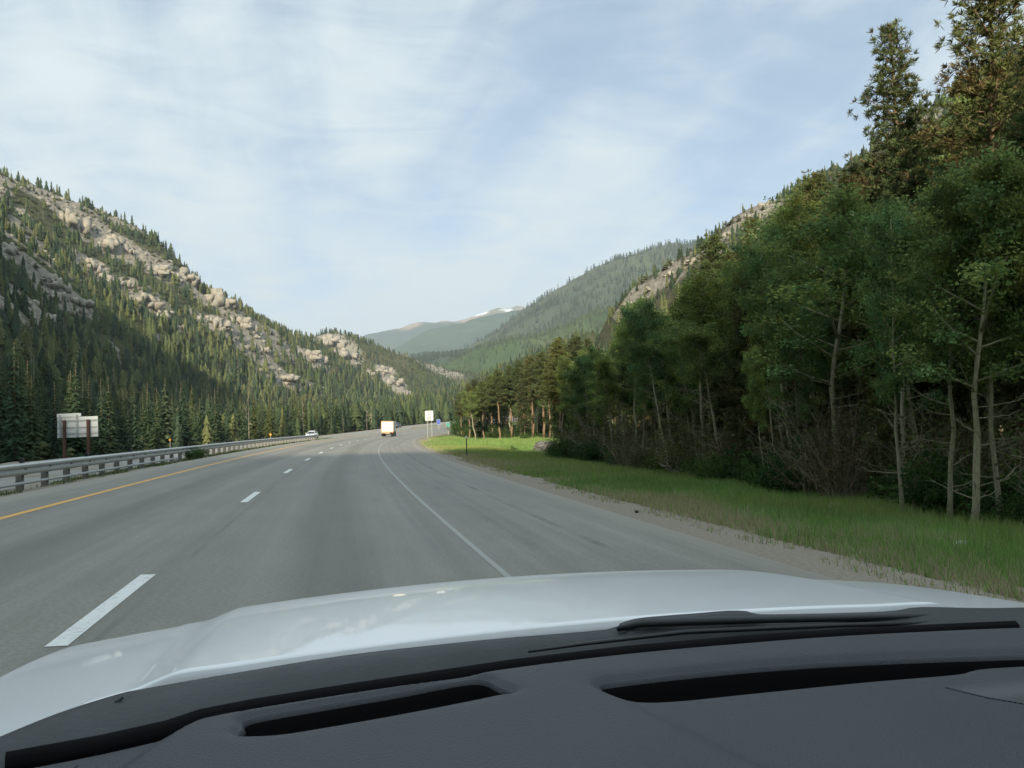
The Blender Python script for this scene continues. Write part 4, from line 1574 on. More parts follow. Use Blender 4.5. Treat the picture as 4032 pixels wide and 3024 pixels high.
for i in range(26):
    s_ = RNG.uniform(76, 122)
    x, y, th_ = frame(s_, RNG.uniform(24.5, 29))
    shrub(int(RNG.integers(3, 6)), float(x), float(y), float(RNG.uniform(1.0, 1.8)), 'green bush along the back of the sunlit clearing', 'bushes behind the clearing')
print('shrubs', round(time.time() - T0, 1))


# ------------------------------------------------------------------ grass
def grass(name, label, s0, s1, u0, u1, n, hmin, hmax, colf, near_bias=1.6, patch=.35, wid=.0065):
    r = np.random.default_rng(abs(hash(name + str(s0) + str(u0))) % 9999)
    s = s0 + (s1 - s0) * r.random(n) ** near_bias
    u = u0 + (u1 - u0) * r.random(n)
    x, y, z = ground_corr(s, u)
    pn = fbm(x * .7, y * .7, octv=3, seed=55)
    m = pn > patch
    s, u, x, y, z, pn = (a[m] for a in (s, u, x, y, z, pn))
    n = len(x)
    h_ = r.uniform(hmin, hmax, n) * (.6 + .8 * pn) * (1 + s / 200) * np.clip((np.abs(u - 1) - 5.2) / 5.5, .4, 1)
    a = r.uniform(0, 6.28, n)
    wd = wid * (1 + s / 22)
    ben = r.uniform(.1, .6, n) * h_
    b = r.uniform(0, 6.28, n)
    V = np.empty((n, 3, 3))
    V[:, 0] = np.stack([x - np.cos(a) * wd, y - np.sin(a) * wd, z - .02], 1)
    V[:, 1] = np.stack([x + np.cos(a) * wd, y + np.sin(a) * wd, z - .02], 1)
    V[:, 2] = np.stack([x + np.cos(b) * ben, y + np.sin(b) * ben, z + h_], 1)
    col = colf(u, x, y, r, n)
    me = mesh_np(name, V.reshape(-1, 3), [np.arange(n * 3).reshape(n, 3)], col=np.repeat(col, 3, 0))
    me.materials.append(GRASSM)
    return obj(name, me, kind='stuff', label=label)


def gcol(u, x, y, r, n):
    pn = fbm(x * .35, y * .35, octv=3, seed=66)
    dry = np.clip((10.2 + (pn - .5) * 8 - u) / 2.8, .10, 1)[:, None] * .85
    g1 = np.array([.235, .385, .110]) * (1 + (pn - .5)[:, None] * .7) * np.array([1, 1, 1])
    yel = np.clip((vnoise(x * .22, y * .22, seed=12) - .55) * 3, 0, 1)[:, None]
    g1 = g1 * (1 - yel) + np.array([.31, .38, .12]) * yel
    d1 = np.array([.44, .39, .25])
    mixd = (r.random((n, 1)) < dry * .9)
    return np.where(mixd, d1, g1) * r.uniform(.7, 1.25, (n, 1))


grass('verge_grass', 'long green roadside grass with dry tan edge', 5, 75, 8.1, 15.2, 320000, .10, .38, gcol)
grass('verge_grass', 'sunlit grass of the clearing', 60, 140, 8.3, 24, 90000, .12, .34, gcol, 1.0)
grass('verge_grass', 'sparse dry grass by the gravel edge', 4, 110, 7.5, 9.2, 16000, .06, .22, gcol, 1.8, .45)


def gcol_m(u, x, y, r, n):
    k = r.random((n, 1)) < .3
    return np.where(k, np.array([.28, .25, .14]), np.array([.095, .17, .055])) * r.uniform(.7, 1.25, (n, 1))


grass('median_grass', 'strip of green grass under the guardrail', 8, 130, -7.2, -5.75, 22000, .08, .30, gcol_m, 1.3, .46)
grass('median_grass', 'scattered weeds in the median gravel', 8, 330, -10, -7.0, 9000, .06, .22, gcol_m, 1.0, .52)
print('grass', round(time.time() - T0, 1))

for px_, rg_, sc_ in ((1812, 148, 2.2), (1825, 146, 2.5), (1842, 144, 2.2), (1800, 156, 1.5), (1860, 140, 2.2), (1890, 136, 2.0)):
    d = ray(px_, 1680)
    d = d / math.hypot(d[0], d[1])
    shrub(4, CAM[0] + d[0] * rg_, CAM[1] + d[1] * rg_, sc_, 'large dark bush closing the view at the far bend', 'large dark bushes at the far bend')
# dark scrub on the median by the guardrail
for s_, sc in ((46.5, .36), (48.0, .42), (49.2, .38)):
    x, y, th_ = frame(s_, -5.95)
    shrub(4, float(x), float(y), sc, 'small dark bush at the foot of the guardrail posts', 'small bushes at the guardrail')

# ------------------------------------------------------------------ guardrail
UG = -6.35
gr = thing('guardrail', 'steel guardrail on grey posts along the left road edge', 'guardrail', (0, 0, 0))
WB = [(0, -.155), (.035, -.13), (.083, -.105), (.083, -.055), (.035, -.03), (.02, 0), (.035, .03), (.083, .055), (.083, .105), (.035, .13), (0, .155)]


def beam(s0, s1, zc):
    mb = MB()
    rings = []
    for s in np.linspace(s0, s1, 9):
        ring = []
        pr_ = WB + [(a - .006, b) for a, b in WB[::-1]]
        for a, b in pr_:
            x, y, th = frame(s, UG + .12 + a)
            ring.append((float(x), float(y), float(prof(s) + gz_rel(UG)) + zc + b))
        rings.append(ring)
    mb.loft(rings)
    return mb.mesh('rail_beam', smooth=False)


SP = 1.905
post_me = MB().box(-.075, .075, -.10, .10, -.5, .70).mesh('post', bevel=.008, seg=1)
post_me.materials.append(POSTW)
block_me = MB().box(.055, .16, -.075, .075, .42, .68).mesh('spacer_block')
block_me.materials.append(POSTW)
refl_me = MB().box(.02, .10, -.085, .085, .69, .86).box(.045, .075, -.012, .012, .60, .70).mesh('reflector', bevel=.006, seg=1)
refl_me.materials.append(plain('black_plastic', (.02, .022, .024), .5))
s_end = 116
nseg = 0
s = 4.0
k = 0
while s < s_end:
    x, y, th = frame(s, UG)
    z = float(prof(s) + gz_rel(UG))
    o = obj('post', post_me, parent=gr, loc=(float(x), float(y), z), rz=-float(th))
    o.rotation_euler[1] = random.uniform(-.015, .015)
    if s < 60:
        obj('spacer_block', block_me, parent=gr, loc=(float(x), float(y), z), rz=-float(th))
    if k % 3 == 2:
        obj('reflector', refl_me, parent=gr, loc=(float(x), float(y), z), rz=-float(th))
    s += SP
    k += 1
s = 3.0
while s < s_end:
    obj('rail_beam', beam(s, min(s + SP * 4 - .01, s_end), .575), GALV, parent=gr)
    s += SP * 4
s = 3.0
while s < 44:
    mb = MB()
    pts = []
    for q in np.linspace(s, s + SP * 2, 5):
        x, y, th = frame(q, UG + .10)
        pts.append((float(x), float(y), float(prof(q) + gz_rel(UG)) + .20))
    mb.tube(pts, [.045] * 5, 6)
    obj('lower_rail', mb.mesh('lower_rail'), GALV, parent=gr)
    s += SP * 2

# ------------------------------------------------------------------ signs
ALU = plain('sign_back_aluminium', (.80, .84, .82), .5, .0, .05, 1.5)
ALU_D = plain('sign_stiffener', (.50, .53, .52), .5, .1, .15, 2.0)
RUST = plain('brown_steel_post', (.16, .085, .065), .75, .2, .25, 3.0)
WHITE = plain('sign_white', (.80, .82, .80), .45, 0, .05, 2.0)
BLACK = plain('sign_black', (.015, .015, .016), .5)
GREYP = plain('grey_sign_post', (.33, .33, .31), .6, .5, .15)


def at(px_, rng_, z=None):
    d = ray(px_, 1670)
    d = d / math.hypot(d[0], d[1])
    x, y = CAM[0] + d[0] * rng_, CAM[1] + d[1] * rng_
    return x, y, float(ground_z(x, y)[0])


def px_m(rng_, px_):
    """source pixel size in metres at that range in that direction"""
    d = ray(px_, 1670)
    return rng_ / math.hypot(d[0], d[1]) / FPX


def text_mesh(txt, size, depth=.004):
    cu = bpy.data.curves.new('lettering', 'FONT')
    cu.body = txt
    cu.size = size
    cu.align_x = 'CENTER'
    cu.align_y = 'CENTER'
    cu.extrude = depth
    cu.offset = size * .012
    to = bpy.data.objects.new('lettering', cu)
    COL.objects.link(to)
    dg = bpy.context.evaluated_depsgraph_get()
    me = bpy.data.meshes.new_from_object(to.evaluated_get(dg))
    bpy.data.objects.remove(to)
    return me


# big guide sign seen from behind
rg = 80.0
x, y, z = at(305, rg)
m_ = px_m(rg, 305)
th_ = to_su(x, y)
heading = float(np.interp(th_[0][0], _s, _th))
zc = CAM[2]
hor = 1731.0
sg = thing('guide_sign', 'large blank-backed white guide sign on two brown posts', 'sign', (x, y, z), -heading - .16)
W = 162 * m_
z0 = zc + (hor - 1722) * m_ - z
z1 = zc + (hor - 1641) * m_ - z
z2 = zc + (hor - 1627) * m_ - z
xl, xr = -81 * m_, 81 * m_
nb = 4
for k in range(nb):
    a, b = z0 + (z1 - z0) * k / nb, z0 + (z1 - z0) * (k + 1) / nb
    obj('panel', MB().box(xl, xr, 0, .05, a + .006, b - .006).mesh('panel', bevel=.01, seg=1), ALU, parent=sg)
obj('tab_panel', MB().box(xl, xl + 96 * m_, -.055, .045, z1 + .006, z2).mesh('tab_panel', bevel=.01, seg=1), ALU, parent=sg)
for fx_ in (xl + 14 * m_, xl + 81 * m_):
    obj('stiffener', MB().box(fx_ - .08, fx_ + .08, -.10, -.003, z0 + .05, z2 - .12).mesh('stiffener'), ALU_D, parent=sg)
for fz in (.18, .48, .82):
    obj('cross_rail', MB().box(xl + .05, xr - .05, -.05, -.003, z0 + (z1 - z0) * fz - .05, z0 + (z1 - z0) * fz + .05).mesh('cross_rail'), ALU_D, parent=sg)
for fx_ in (xl + 34 * m_, xl + 129 * m_):
    mb = MB().box(fx_ - .11, fx_ + .11, -.16, -.145, -.5, z1 - .25).box(fx_ - .11, fx_ + .11, -.30, -.285, -.5, z1 - .25).box(fx_ - .01, fx_ + .01, -.286, -.159, -.5, z1 - .25)
    obj('post', mb.mesh('post'), RUST, parent=sg)

# speed limit sign
rg = 128.0
x, y, z = at(1691, rg)
m_ = px_m(rg, 1691)
hor = 1678.0
sl = thing('speed_limit_sign', 'white speed limit sign reading 65 beside the road', 'sign', (x, y, z), -YAW + .09)
z0, z1 = zc + (hor - 1656) * m_ - z, zc + (hor - 1617) * m_ - z
hw = 16 * m_
obj('plate', MB().box(-hw, hw, -.01, .01, z0, z1).mesh('plate', bevel=.004, seg=1), WHITE, parent=sl)
fr = MB()
e1, e2 = .045, .075
for a, b, c, d in ((-hw + e1, hw - e1, z0 + e1, z0 + e2), (-hw + e1, hw - e1, z1 - e2, z1 - e1), (-hw + e1, -hw + e2, z0 + e2, z1 - e2), (hw - e2, hw - e1, z0 + e2, z1 - e2)):
    fr.box(a, b, -.015, -.011, c, d)
obj('border', fr.mesh('border'), BLACK, parent=sl)
H_ = z1 - z0
for txt, fz, size in (('SPEED', .80, .27), ('LIMIT', .60, .27), ('65', .27, .66)):
    o = obj('lettering', text_mesh(txt, size * H_ / 1.5), BLACK, parent=sl, loc=(0, -.017, z0 + H_ * fz))
    o.rotation_euler = (R_(90), 0, 0)
for fx_ in (-hw * .5, hw * .5):
    obj('post', MB().box(fx_ - .04, fx_ + .04, .012, .08, -.4, z1 - .1).mesh('post'), GREYP, parent=sl)


def small_sign(px0, px1, py0, py1, rg, hor, color, name, label, postcol, face=None):
    x, y, z = at((px0 + px1) / 2, rg)
    m = px_m(rg, px0)
    o = thing(name, label, 'sign', (x, y, z), -YAW)
    a, b = zc + (hor - py1) * m - z, zc + (hor - py0) * m - z
    h2 = (px1 - px0) / 2 * m
    obj('plate', MB().box(-h2, h2, -.012, .012, a, b).mesh('plate', bevel=.005, seg=1), color, parent=o)
    e = h2 * .06
    fr = MB()
    for q in ((-h2 + e, h2 - e, a + e, a + 2 * e), (-h2 + e, h2 - e, b - 2 * e, b - e), (-h2 + e, -h2 + 2 * e, a + 2 * e, b - 2 * e), (h2 - 2 * e, h2 - e, a + 2 * e, b - 2 * e)):
        fr.box(q[0], q[1], -.017, -.013, q[2], q[3])
    obj('border', fr.mesh('border'), WHITE, parent=o)
    obj('post', MB().box(-.05, .05, .014, .10, -.6, b - .05).mesh('post'), postcol, parent=o)
    return o


small_sign(1720, 1734, 1651, 1672, 215, 1677, plain('sign_blue', (.03, .09, .42), .45), 'service_sign', 'small blue road sign past the speed limit sign', GREYP)
small_sign(1757, 1771, 1663, 1681, 168, 1675, plain('sign_green', (.02, .30, .23), .45), 'mile_sign', 'small green road sign at the edge of far trees', GREYP)


def marker(px_, py_, rg, label):
    x, y, z = at(px_, rg)
    m = px_m(rg, px_)
    hor = 1666 + (2016 - px_) * .038
    zz_ = zc + (hor - py_) * m - z
    o = thing('object_marker', label, 'sign', (x, y, z), -YAW - .1, None)
    h2 = 4.2 * m
    obj('plate', MB().add([(0, -.02, zz_ - h2 * 1.3), (h2 * 1.3, -.02, zz_), (0, -.02, zz_ + h2 * 1.3), (-h2 * 1.3, -.02, zz_), (0, .0, zz_ - h2 * 1.3), (h2 * 1.3, .0, zz_), (0, .0, zz_ + h2 * 1.3), (-h2 * 1.3, .0, zz_)],
                          [(0, 1, 2, 3), (4, 5, 6, 7), (0, 1, 5, 4), (1, 2, 6, 5), (2, 3, 7, 6), (3, 0, 4, 7)]).mesh('plate'), plain('sign_amber', (.75, .33, .02), .5), parent=o)
    obj('post', MB().box(-.03, .03, .002, .05, -.4, zz_).mesh('post'), GREYP, parent=o)


marker(668, 1732, 78, 'small amber marker sign nearer the guide sign')
marker(1064, 1711, 118, 'small amber marker sign nearer the white car')

# delineator on the right verge
x, y, z = at(1834, 49.5)
dl = thing('delineator_post', 'green roadside delineator post with white round reflector', 'post', (x, y, z), -YAW)
obj('post', MB().box(-.03, .03, -.004, .004, -.3, 1.18).box(-.03, -.024, .004, .028, -.3, 1.18).box(.024, .03, .004, .028, -.3, 1.18).mesh('post'), plain('green_steel', (.025, .05, .035), .6, .3), parent=dl)
obj('reflector', MB().cyl((0, -.022, 1.14), (0, -.005, 1.14), .078, n=14).mesh('reflector'), plain('reflector_white', (.85, .87, .87), .3), parent=dl)

# ------------------------------------------------------------------ vehicles
TYRE = plain('tyre_rubber', (.02, .02, .021), .85)
RIM = plain('wheel_rim', (.45, .46, .47), .35, .8)
GLASS = plain('vehicle_glass', (.025, .035, .045), .06, 0, .05, 2, .6)
REDL = plain('tail_light_red', (.45, .02, .02), .3)


def wheel(parent, x, y, r, w):
    o = obj('wheel', None, parent=parent, loc=(x, y, r))
    mb = MB()
    prof_ = [(-w / 2, r * .62), (-w / 2, r * .9), (-w * .36, r), (w * .36, r), (w / 2, r * .9), (w / 2, r * .62)]
    n = 20
    mb.loft([[(a, b * math.cos(6.2832 * k / n), b * math.sin(6.2832 * k / n)) for a, b in prof_] for k in range(n)] + [[(a, b, 0) for a, b in prof_]], caps=False)
    obj('tyre', mb.mesh('tyre', smooth=True), TYRE, parent=o)
    obj('rim', MB().cyl((-w * .4, 0, 0), (w * .4, 0, 0), r * .63, n=16).cyl((-w * .48, 0, 0), (w * .48, 0, 0), r * .2, n=10).mesh('rim'), RIM, parent=o)


# box truck
TS, TU = 143.0, .85
x, y, th = (float(a) for a in frame(TS, TU))
tk = thing('box_truck', 'white and tan box truck driving ahead in the right lane', 'truck', (x, y, float(road_z(TS, TU))), -th)
tk.rotation_euler[1] = math.atan(BANK)
tk.scale = (.84, .84, .84)
TAN = plain('truck_tan_paint', (.50, .36, .22), .5, 0, .18, 2.0)
TWH = plain('truck_white_door', (.84, .83, .77), .45, 0, .04, 1.2)
cargo = MB().box(-1.2, 1.2, .06, 5.2, .98, 2.98)
obj('cargo_box', cargo.mesh('cargo_box', bevel=.03), TWH, parent=tk)
fr = MB().box(-1.22, -1.06, -.02, .055, .80, 3.0).box(1.06, 1.22, -.02, .055, .80, 3.0).box(-1.06, 1.06, -.02, .055, 2.83, 3.0).box(-1.06, 1.06, -.02, .055, .80, .99)
obj('rear_frame', fr.mesh('rear_frame', bevel=.012, seg=1), TAN, parent=tk)
dr = obj('roll_door', MB().box(-1.05, 1.05, .03, .058, 1.0, 2.82).mesh('roll_door'), TWH, parent=tk)
for k in range(7):
    obj('slat', MB().box(-1.05, 1.05, .012, .029, 1.0 + k * .26 + .006, 1.0 + (k + 1) * .26 - .006).mesh('slat', bevel=.005, seg=1), TWH, parent=dr)
obj('door_handle', MB().box(-.12, .12, -.012, .011, 1.12, 1.16).mesh('door_handle'), GALV, parent=dr)
obj('bumper', MB().box(-.42, .55, -.10, .04, .55, .79).box(-1.15, -.42, -.06, .04, .62, .79).mesh('bumper', bevel=.015, seg=1), TAN, parent=tk)
for sx in (-1, 1):
    obj('tail_light', MB().box(sx * 1.02 - .10, sx * 1.02 + .10, -.03, .0, .64, .78).mesh('tail_light'), REDL, parent=tk)
    obj('mud_flap', MB().box(sx * .93 - .24, sx * .93 + .24, .45, .47, .18, .78).mesh('mud_flap'), TYRE, parent=tk)
    for off in (.0, .27):
        wheel(tk, sx * (1.04 - off), 1.35, .47, .24)
    wheel(tk, sx * 1.0, 6.0, .47, .26)
obj('chassis', MB().box(-.42, -.30, .1, 7.2, .60, .86).box(.30, .42, .1, 7.2, .60, .86).box(-.9, .9, 1.28, 1.42, .40, .56).mesh('chassis'), plain('chassis_black', (.03, .03, .03), .7), parent=tk)
obj('cab', MB().loft([[(-1.05, 5.35, .55), (1.05, 5.35, .55), (1.05, 5.35, 2.35), (-1.05, 5.35, 2.35)], [(-1.08, 6.2, .5), (1.08, 6.2, .5), (1.02, 6.2, 2.4), (-1.02, 6.2, 2.4)],
                      [(-1.08, 6.6, .5), (1.08, 6.6, .5), (1.0, 6.6, 1.6), (-1.0, 6.6, 1.6)], [(-1.0, 7.4, .5), (1.0, 7.4, .5), (.9, 7.4, 1.35), (-.9, 7.4, 1.35)]]).mesh('cab', bevel=.04), TWH, parent=tk)
for sx in (-1, 1):
    obj('mirror', MB().box(sx * 1.30 - .1, sx * 1.30 + .1, 6.3, 6.36, 1.55, 2.0).box(sx * 1.16 - .07, sx * 1.16 + .07, 6.32, 6.34, 1.75, 1.79).mesh('mirror'), TYRE, parent=tk)


def make_car(name, label, loc, rz, bank, paint, grp=None):
    o = thing(name, label, 'car', loc, rz, grp)
    o.rotation_euler[1] = bank
    # front of the car at -Y
    st = [(-2.25, .62, .38, .62, .55), (-2.15, .80, .28, .70, .72), (-1.6, .88, .22, .80, .82), (-.85, .90, .20, .93, .88), (0, .91, .20, .95, .90), (.9, .91, .20, .96, .90), (1.7, .88, .22, .98, .84), (2.2, .80, .32, .92, .70), (2.28, .62, .42, .80, .55)]
    rings = []
    for yy, hw_, zb, zt, hw2 in st:
        rings.append([(-hw_ * .92, yy, zb), (-hw_, yy, zb + .18), (-hw_, yy, zt - .18), (-hw2, yy, zt - .03), (-hw2 * .55, yy, zt + .02), (hw2 * .55, yy, zt + .02), (hw2, yy, zt - .03), (hw_, yy, zt - .18), (hw_, yy, zb + .18), (hw_ * .92, yy, zb)])
    obj('body', MB().loft(rings).mesh('body', smooth=True), paint, parent=o)
    cab = [(-1.0, .76, .93, .70, .94), (-.25, .74, .93, .58, 1.36), (.25, .74, .93, .57, 1.44), (1.0, .74, .94, .57, 1.40), (1.75, .72, .96, .60, 1.0)]
    rings = [[(-a, yy, zb), (-b, yy, zt), (b, yy, zt), (a, yy, zb)] for yy, a, zb, b, zt in cab]
    obj('cabin_glass', MB().loft(rings).mesh('cabin_glass'), GLASS, parent=o)
    rf = [[(-.585, yy, zz_), (-.4, yy, zz_ + .045), (.4, yy, zz_ + .045), (.585, yy, zz_), (.57, yy, zz_ - .03), (-.57, yy, zz_ - .03)] for yy, zz_ in ((-.3, 1.36), (.25, 1.445), (1.02, 1.41))]
    obj('roof', MB().loft(rf).mesh('roof', bevel=.01, seg=1), paint, parent=o)
    for sx in (-1, 1):
        obj('headlight', MB().box(sx * .60 - .16, sx * .60 + .16, -2.235, -2.13, .56, .68).mesh('headlight', bevel=.03), plain('headlight_lens', (.85, .87, .9), .1), parent=o)
        obj('pillar', MB().tube([(sx * .75, -1.0, .94), (sx * .585, -.25, 1.38)], [.035, .035], 5).tube([(sx * .585, 1.0, 1.42), (sx * .72, 1.72, .98)], [.05, .05], 5).mesh('pillar'), paint, parent=o)
        obj('wing_mirror', MB().box(sx * .98 - .09, sx * .98 + .09, -.75, -.65, .95, 1.08).mesh('wing_mirror', bevel=.02), paint, parent=o)
        wheel(o, sx * .80, -1.38, .32, .21)
        wheel(o, sx * .80, 1.35, .32, .21)
    obj('grille', MB().box(-.42, .42, -2.262, -2.2, .44, .56).mesh('grille', bevel=.01, seg=1), BLACK, parent=o)
    obj('number_plate', MB().box(-.15, .15, -2.29, -2.264, .45, .53).mesh('number_plate'), WHITE, parent=o)
    return o


cs, cu_ = 172.0, -17.6
x, y, th = (float(a) for a in frame(cs, cu_))
make_car('oncoming_car', 'white car approaching on the opposite carriageway', (x, y, float(prof(cs) + gz_rel(cu_)) + .035), -th, .04, plain('car_paint_white', (.80, .82, .84), .22, 0, .03, 1.0, .5, 0, .8))
x, y, _z = at(1562, 262)
cs, cu_ = (float(q[0]) for q in to_su(x, y))
th = float(np.interp(cs, _s, _th))
print('dark car', cs, cu_)
make_car('oncoming_car', 'dark blue car far off behind the truck', (x, y, float(prof(cs) + gz_rel(cu_)) + .035), -th, .04, plain('car_paint_dark', (.03, .04, .07), .22, 0, .05, 1.0, .5, 0, .8))

# ------------------------------------------------------------------ things on the verge
# fallen log, leaning pole
def branch_thing(p0, p1, r0, label, name='fallen_log', mat=None):
    mb = MB()
    a, b = np.array(p0), np.array(p1)
    n = 6
    r = np.random.default_rng(int(abs(a[0]) * 100))
    pts = [tuple((a + (b - a) * t + r.normal(0, .03, 3)) - a) for t in np.linspace(0, 1, n)]
    mb.tube(pts, [r0 * (1 - .5 * t) for t in np.linspace(0, 1, n)], 7)
    for k in range(3):
        q = np.array(pts[2 + k])
        mb.tube([tuple(q), tuple(q + r.normal(0, .18, 3) + np.array([0, 0, .15]))], [r0 * .35, .004], 4)
    o = obj(name, mb.mesh(name, smooth=True), mat or plain('dead_wood', (.33, .30, .26), .9, 0, .25, 6, .2), loc=tuple(a))
    o['label'], o['category'] = label, 'log'


x0_, y0_, z0_ = ground_hit(2705, 1890)
d = ray(2590, 1822)
d = d / math.hypot(d[0], d[1])
rg0 = math.hypot(x0_ - CAM[0], y0_ - CAM[1]) + 1.2
e_ = CAM + d * rg0
branch_thing((x0_, y0_, z0_ + .06), (e_[0], e_[1], e_[2]), .075, 'pale fallen log leaning into the undergrowth')
x0_, y0_, z0_ = ground_hit(3005, 1965)
d = ray(3075, 1915)
e_ = CAM + d / math.hypot(d[0], d[1]) * (math.hypot(x0_ - CAM[0], y0_ - CAM[1]) + .4)
branch_thing((x0_, y0_, z0_ + .04), (e_[0], e_[1], e_[2]), .03, 'thin pale stick propped beside the blue litter')
# grey boulder by the clearing
x, y, z = at(2150, 66)
bm_ = rock_mesh(31)
bm_.materials.append(mat_rock('dark_boulder', (0.15, 0.145, 0.135), (0.33, 0.32, 0.30)))
o = obj('boulder', bm_, loc=(x, y, z + .25), rz=.7)
o.scale = (1.15, .9, .7)
o['label'], o['category'] = 'pale grey boulder at the edge of the clearing', 'rock'


def litter(px_, py_, size, mat, label, seed):
    x, y, z = ground_hit(px_, py_)
    r = np.random.default_rng(seed)
    bm = bmesh.new()
    bmesh.ops.create_icosphere(bm, subdivisions=2, radius=1)
    for v in bm.verts:
        c = np.array(v.co[:])
        v.co = Vector(c * r.uniform(.55, 1.15) * np.array([1, .7, .5]))
    me = bpy.data.meshes.new('litter')
    bm.to_mesh(me)
    bm.free()
    me.materials.append(mat)
    o = obj('litter', me, loc=(x, y, z + size * .35 + .22), rz=r.uniform(0, 6))
    o.location.z = z + size * .45
    o.scale = (size, size, size)
    o['label'], o['category'] = label, 'litter'


PLW = plain('white_plastic', (.78, .80, .80), .4)
PLB = plain('pale_blue_plastic', (.25, .42, .55), .4)
litter(3790, 2172, .16, PLW, 'white scrap of litter in the grass at right', 1)
litter(2997, 1972, .20, PLB, 'pale blue crumpled litter at the grass edge', 2)
litter(2960, 1976, .15, PLW, 'white crumpled litter left of the blue one', 3)
litter(2507, 2024, .055, plain('black_rubber_scrap', (.015, .015, .016), .8), 'black rubber scrap on the gravel shoulder', 4)
print('objects', round(time.time() - T0, 1))

# ------------------------------------------------------------------ the car we sit in
XC = 0.4296
CARX, CARY = CAM[0], CAM[1]


def hood_z(x, Y):
    t = Y - 1.2
    u = np.abs(x - XC)
    sm = np.clip((.706 + .05 - u) / .10, 0, 1)
    sm = sm * sm * (3 - 2 * sm)
    nose = np.maximum(Y - 2.35, 0)
    return 1.1704 - .0351 * t - .0307 * t * t - .0705 * np.maximum(t - .6, 0) ** 3 - .0575 * u ** 2 + .020 * sm - .004 - 1.5 * nose ** 2 - np.maximum(u - 1.06, 0) ** 2 * 8


car = thing('car', 'white car seen from inside, its hood and dark dashboard below', 'car', (CARX, CARY, 0))
PAINT = NT('white_car_paint')
_co = PAINT.node('ShaderNodeTexCoord').outputs['Object']
_n = PAINT.noise(_co, 3.0, 6, .65)
_dust = PAINT.noise(PAINT.mapping(_co, (6, 1.2, 1)), 5.0, 6, .7)
PAINT = PAINT.principled(PAINT.mix(PAINT.ramp(_dust, [(.5, 0), (.85, .2)]), (.90, .92, .94), (.80, .82, .83)), PAINT.ramp(_n, [(.3, .28), (.7, .36)]), 0, None, .4, .6, .04)


def hood_grid(xs, Ys):
    X, Y = np.meshgrid(xs, Ys, indexing='ij')
    return X, Y, hood_z(X, Y)


def rear_Y(x):
    return np.interp(x, [-.60, -.446, -.396, -.33, -.28, -.158, .2, .72, .95, 1.15, 1.24, 1.36, 1.6], [1.12, 1.305, 1.375, 1.425, 1.43, 1.408, 1.40, 1.392, 1.395, 1.43, 1.46, 1.50, 1.50])


def panel(name, xs, f0, mat, zoff=0.0, y1=2.95):
    rows = []
    for x in xs:
        ys = np.concatenate([np.linspace(f0(x), 2.3, 26), np.linspace(2.34, y1, 16)])
        rows.append(np.stack([np.full_like(ys, x), ys, hood_z(x, ys) + zoff], 1))
    G = np.array(rows)
    # rolled rear lip
    lip = G[:, :1].copy()
    lip[:, 0, 2] -= .022
    lip[:, 0, 1] += .004
    G = np.concatenate([lip, G], 1)
    n0, n1 = G.shape[:2]
    i, j = np.meshgrid(np.arange(n0 - 1), np.arange(n1 - 1), indexing='ij')
    a = (i * n1 + j).ravel()
    me = mesh_np(name, G.reshape(-1, 3), [np.stack([a, a + n1, a + n1 + 1, a + 1], 1)], smooth=True)
    return obj(name, me, mat, parent=car)


xl_, xr_ = XC - .80, XC + .80
panel('hood', np.linspace(xl_, xr_, 120), lambda x: float(rear_Y(x)), PAINT)
for sgn, xa, xb in ((-1, XC - 1.18, xl_ - .004), (1, xr_ + .004, XC + 1.18)):
    fx = np.linspace(xa, xb, 24)
    panel('fender', fx, lambda x: float(np.interp(x, [-.76, -.45, -.37], [.70, 1.27, 1.38])) if sgn < 0 else 1.40, PAINT, -.003)
    # fender side
    xe = XC + sgn * 1.18
    ys = np.linspace(1.0, 2.9, 20)
    V = np.concatenate([np.stack([np.full(20, xe), ys, hood_z(xe, ys) - .003], 1), np.stack([np.full(20, xe + sgn * .015), ys, np.full(20, .42)], 1)])
    F = np.array([[k, k + 1, 21 + k, 20 + k] for k in range(19)])
    obj('fender_side', mesh_np('fender_side', V, [F], smooth=True), PAINT, parent=car)

# dashboard: height field with vents pressed into it
D_RAY = lambda px_, py_: ray(px_, py_)


def dash_plane(Y):
    return -.352 - .05 * (1.25 - Y)


def dash_pt(px_, py_, dz=0.0):
    d = ray(px_, py_)
    # z = -.352-.05*1.25+.05*Y + dz
    t = (-.352 - .0625 + dz) / (d[2] - .05 * d[1])
    return d[0] * t, d[1] * t


Z3 = lambda zx, zy: (zx / 1.0972, 2200 + zy / 1.0972)
Z4 = lambda zx, zy: (2016 + zx / 1.0972, 2200 + zy / 1.0972)
vent_a = [dash_pt(*Z3(*q)) for q in ((1030, 745), (1045, 715), (1080, 668), (1400, 610), (1700, 560), (2000, 505), (2095, 505), (2150, 530), (2215, 562), (2150, 572), (2000, 603), (1700, 660), (1400, 712), (1200, 742))]
vent_b = [dash_pt(*Z4(*q)) for q in ((375, 525), (440, 505), (800, 465), (1200, 430), (1700, 400), (2300, 374), (2500, 366), (2500, 408), (2212, 422), (2000, 437), (1900, 457), (1500, 492), (1000, 542), (700, 572), (540, 577), (450, 562))]
seam = [dash_pt(*Z4(*q)) for q in ((250, 520), (420, 575), (600, 650), (780, 735), (930, 810), (1090, 880), (1250, 960), (1600, 1100))]
seam_l = [dash_pt(*Z3(*q)) for q in ((960, 640), (880, 668), (800, 712), (650, 800), (500, 905), (350, 1030))]
front = np.array([dash_pt(*q) for q in ((-700, 3100), (0, 2990), (383, 2920), (640, 2862), (780, 2815), (1000, 2772), (1400, 2708), (2016, 2615), (2472, 2560), (2927, 2519), (3383, 2487), (4032, 2458), (4700, 2440))])


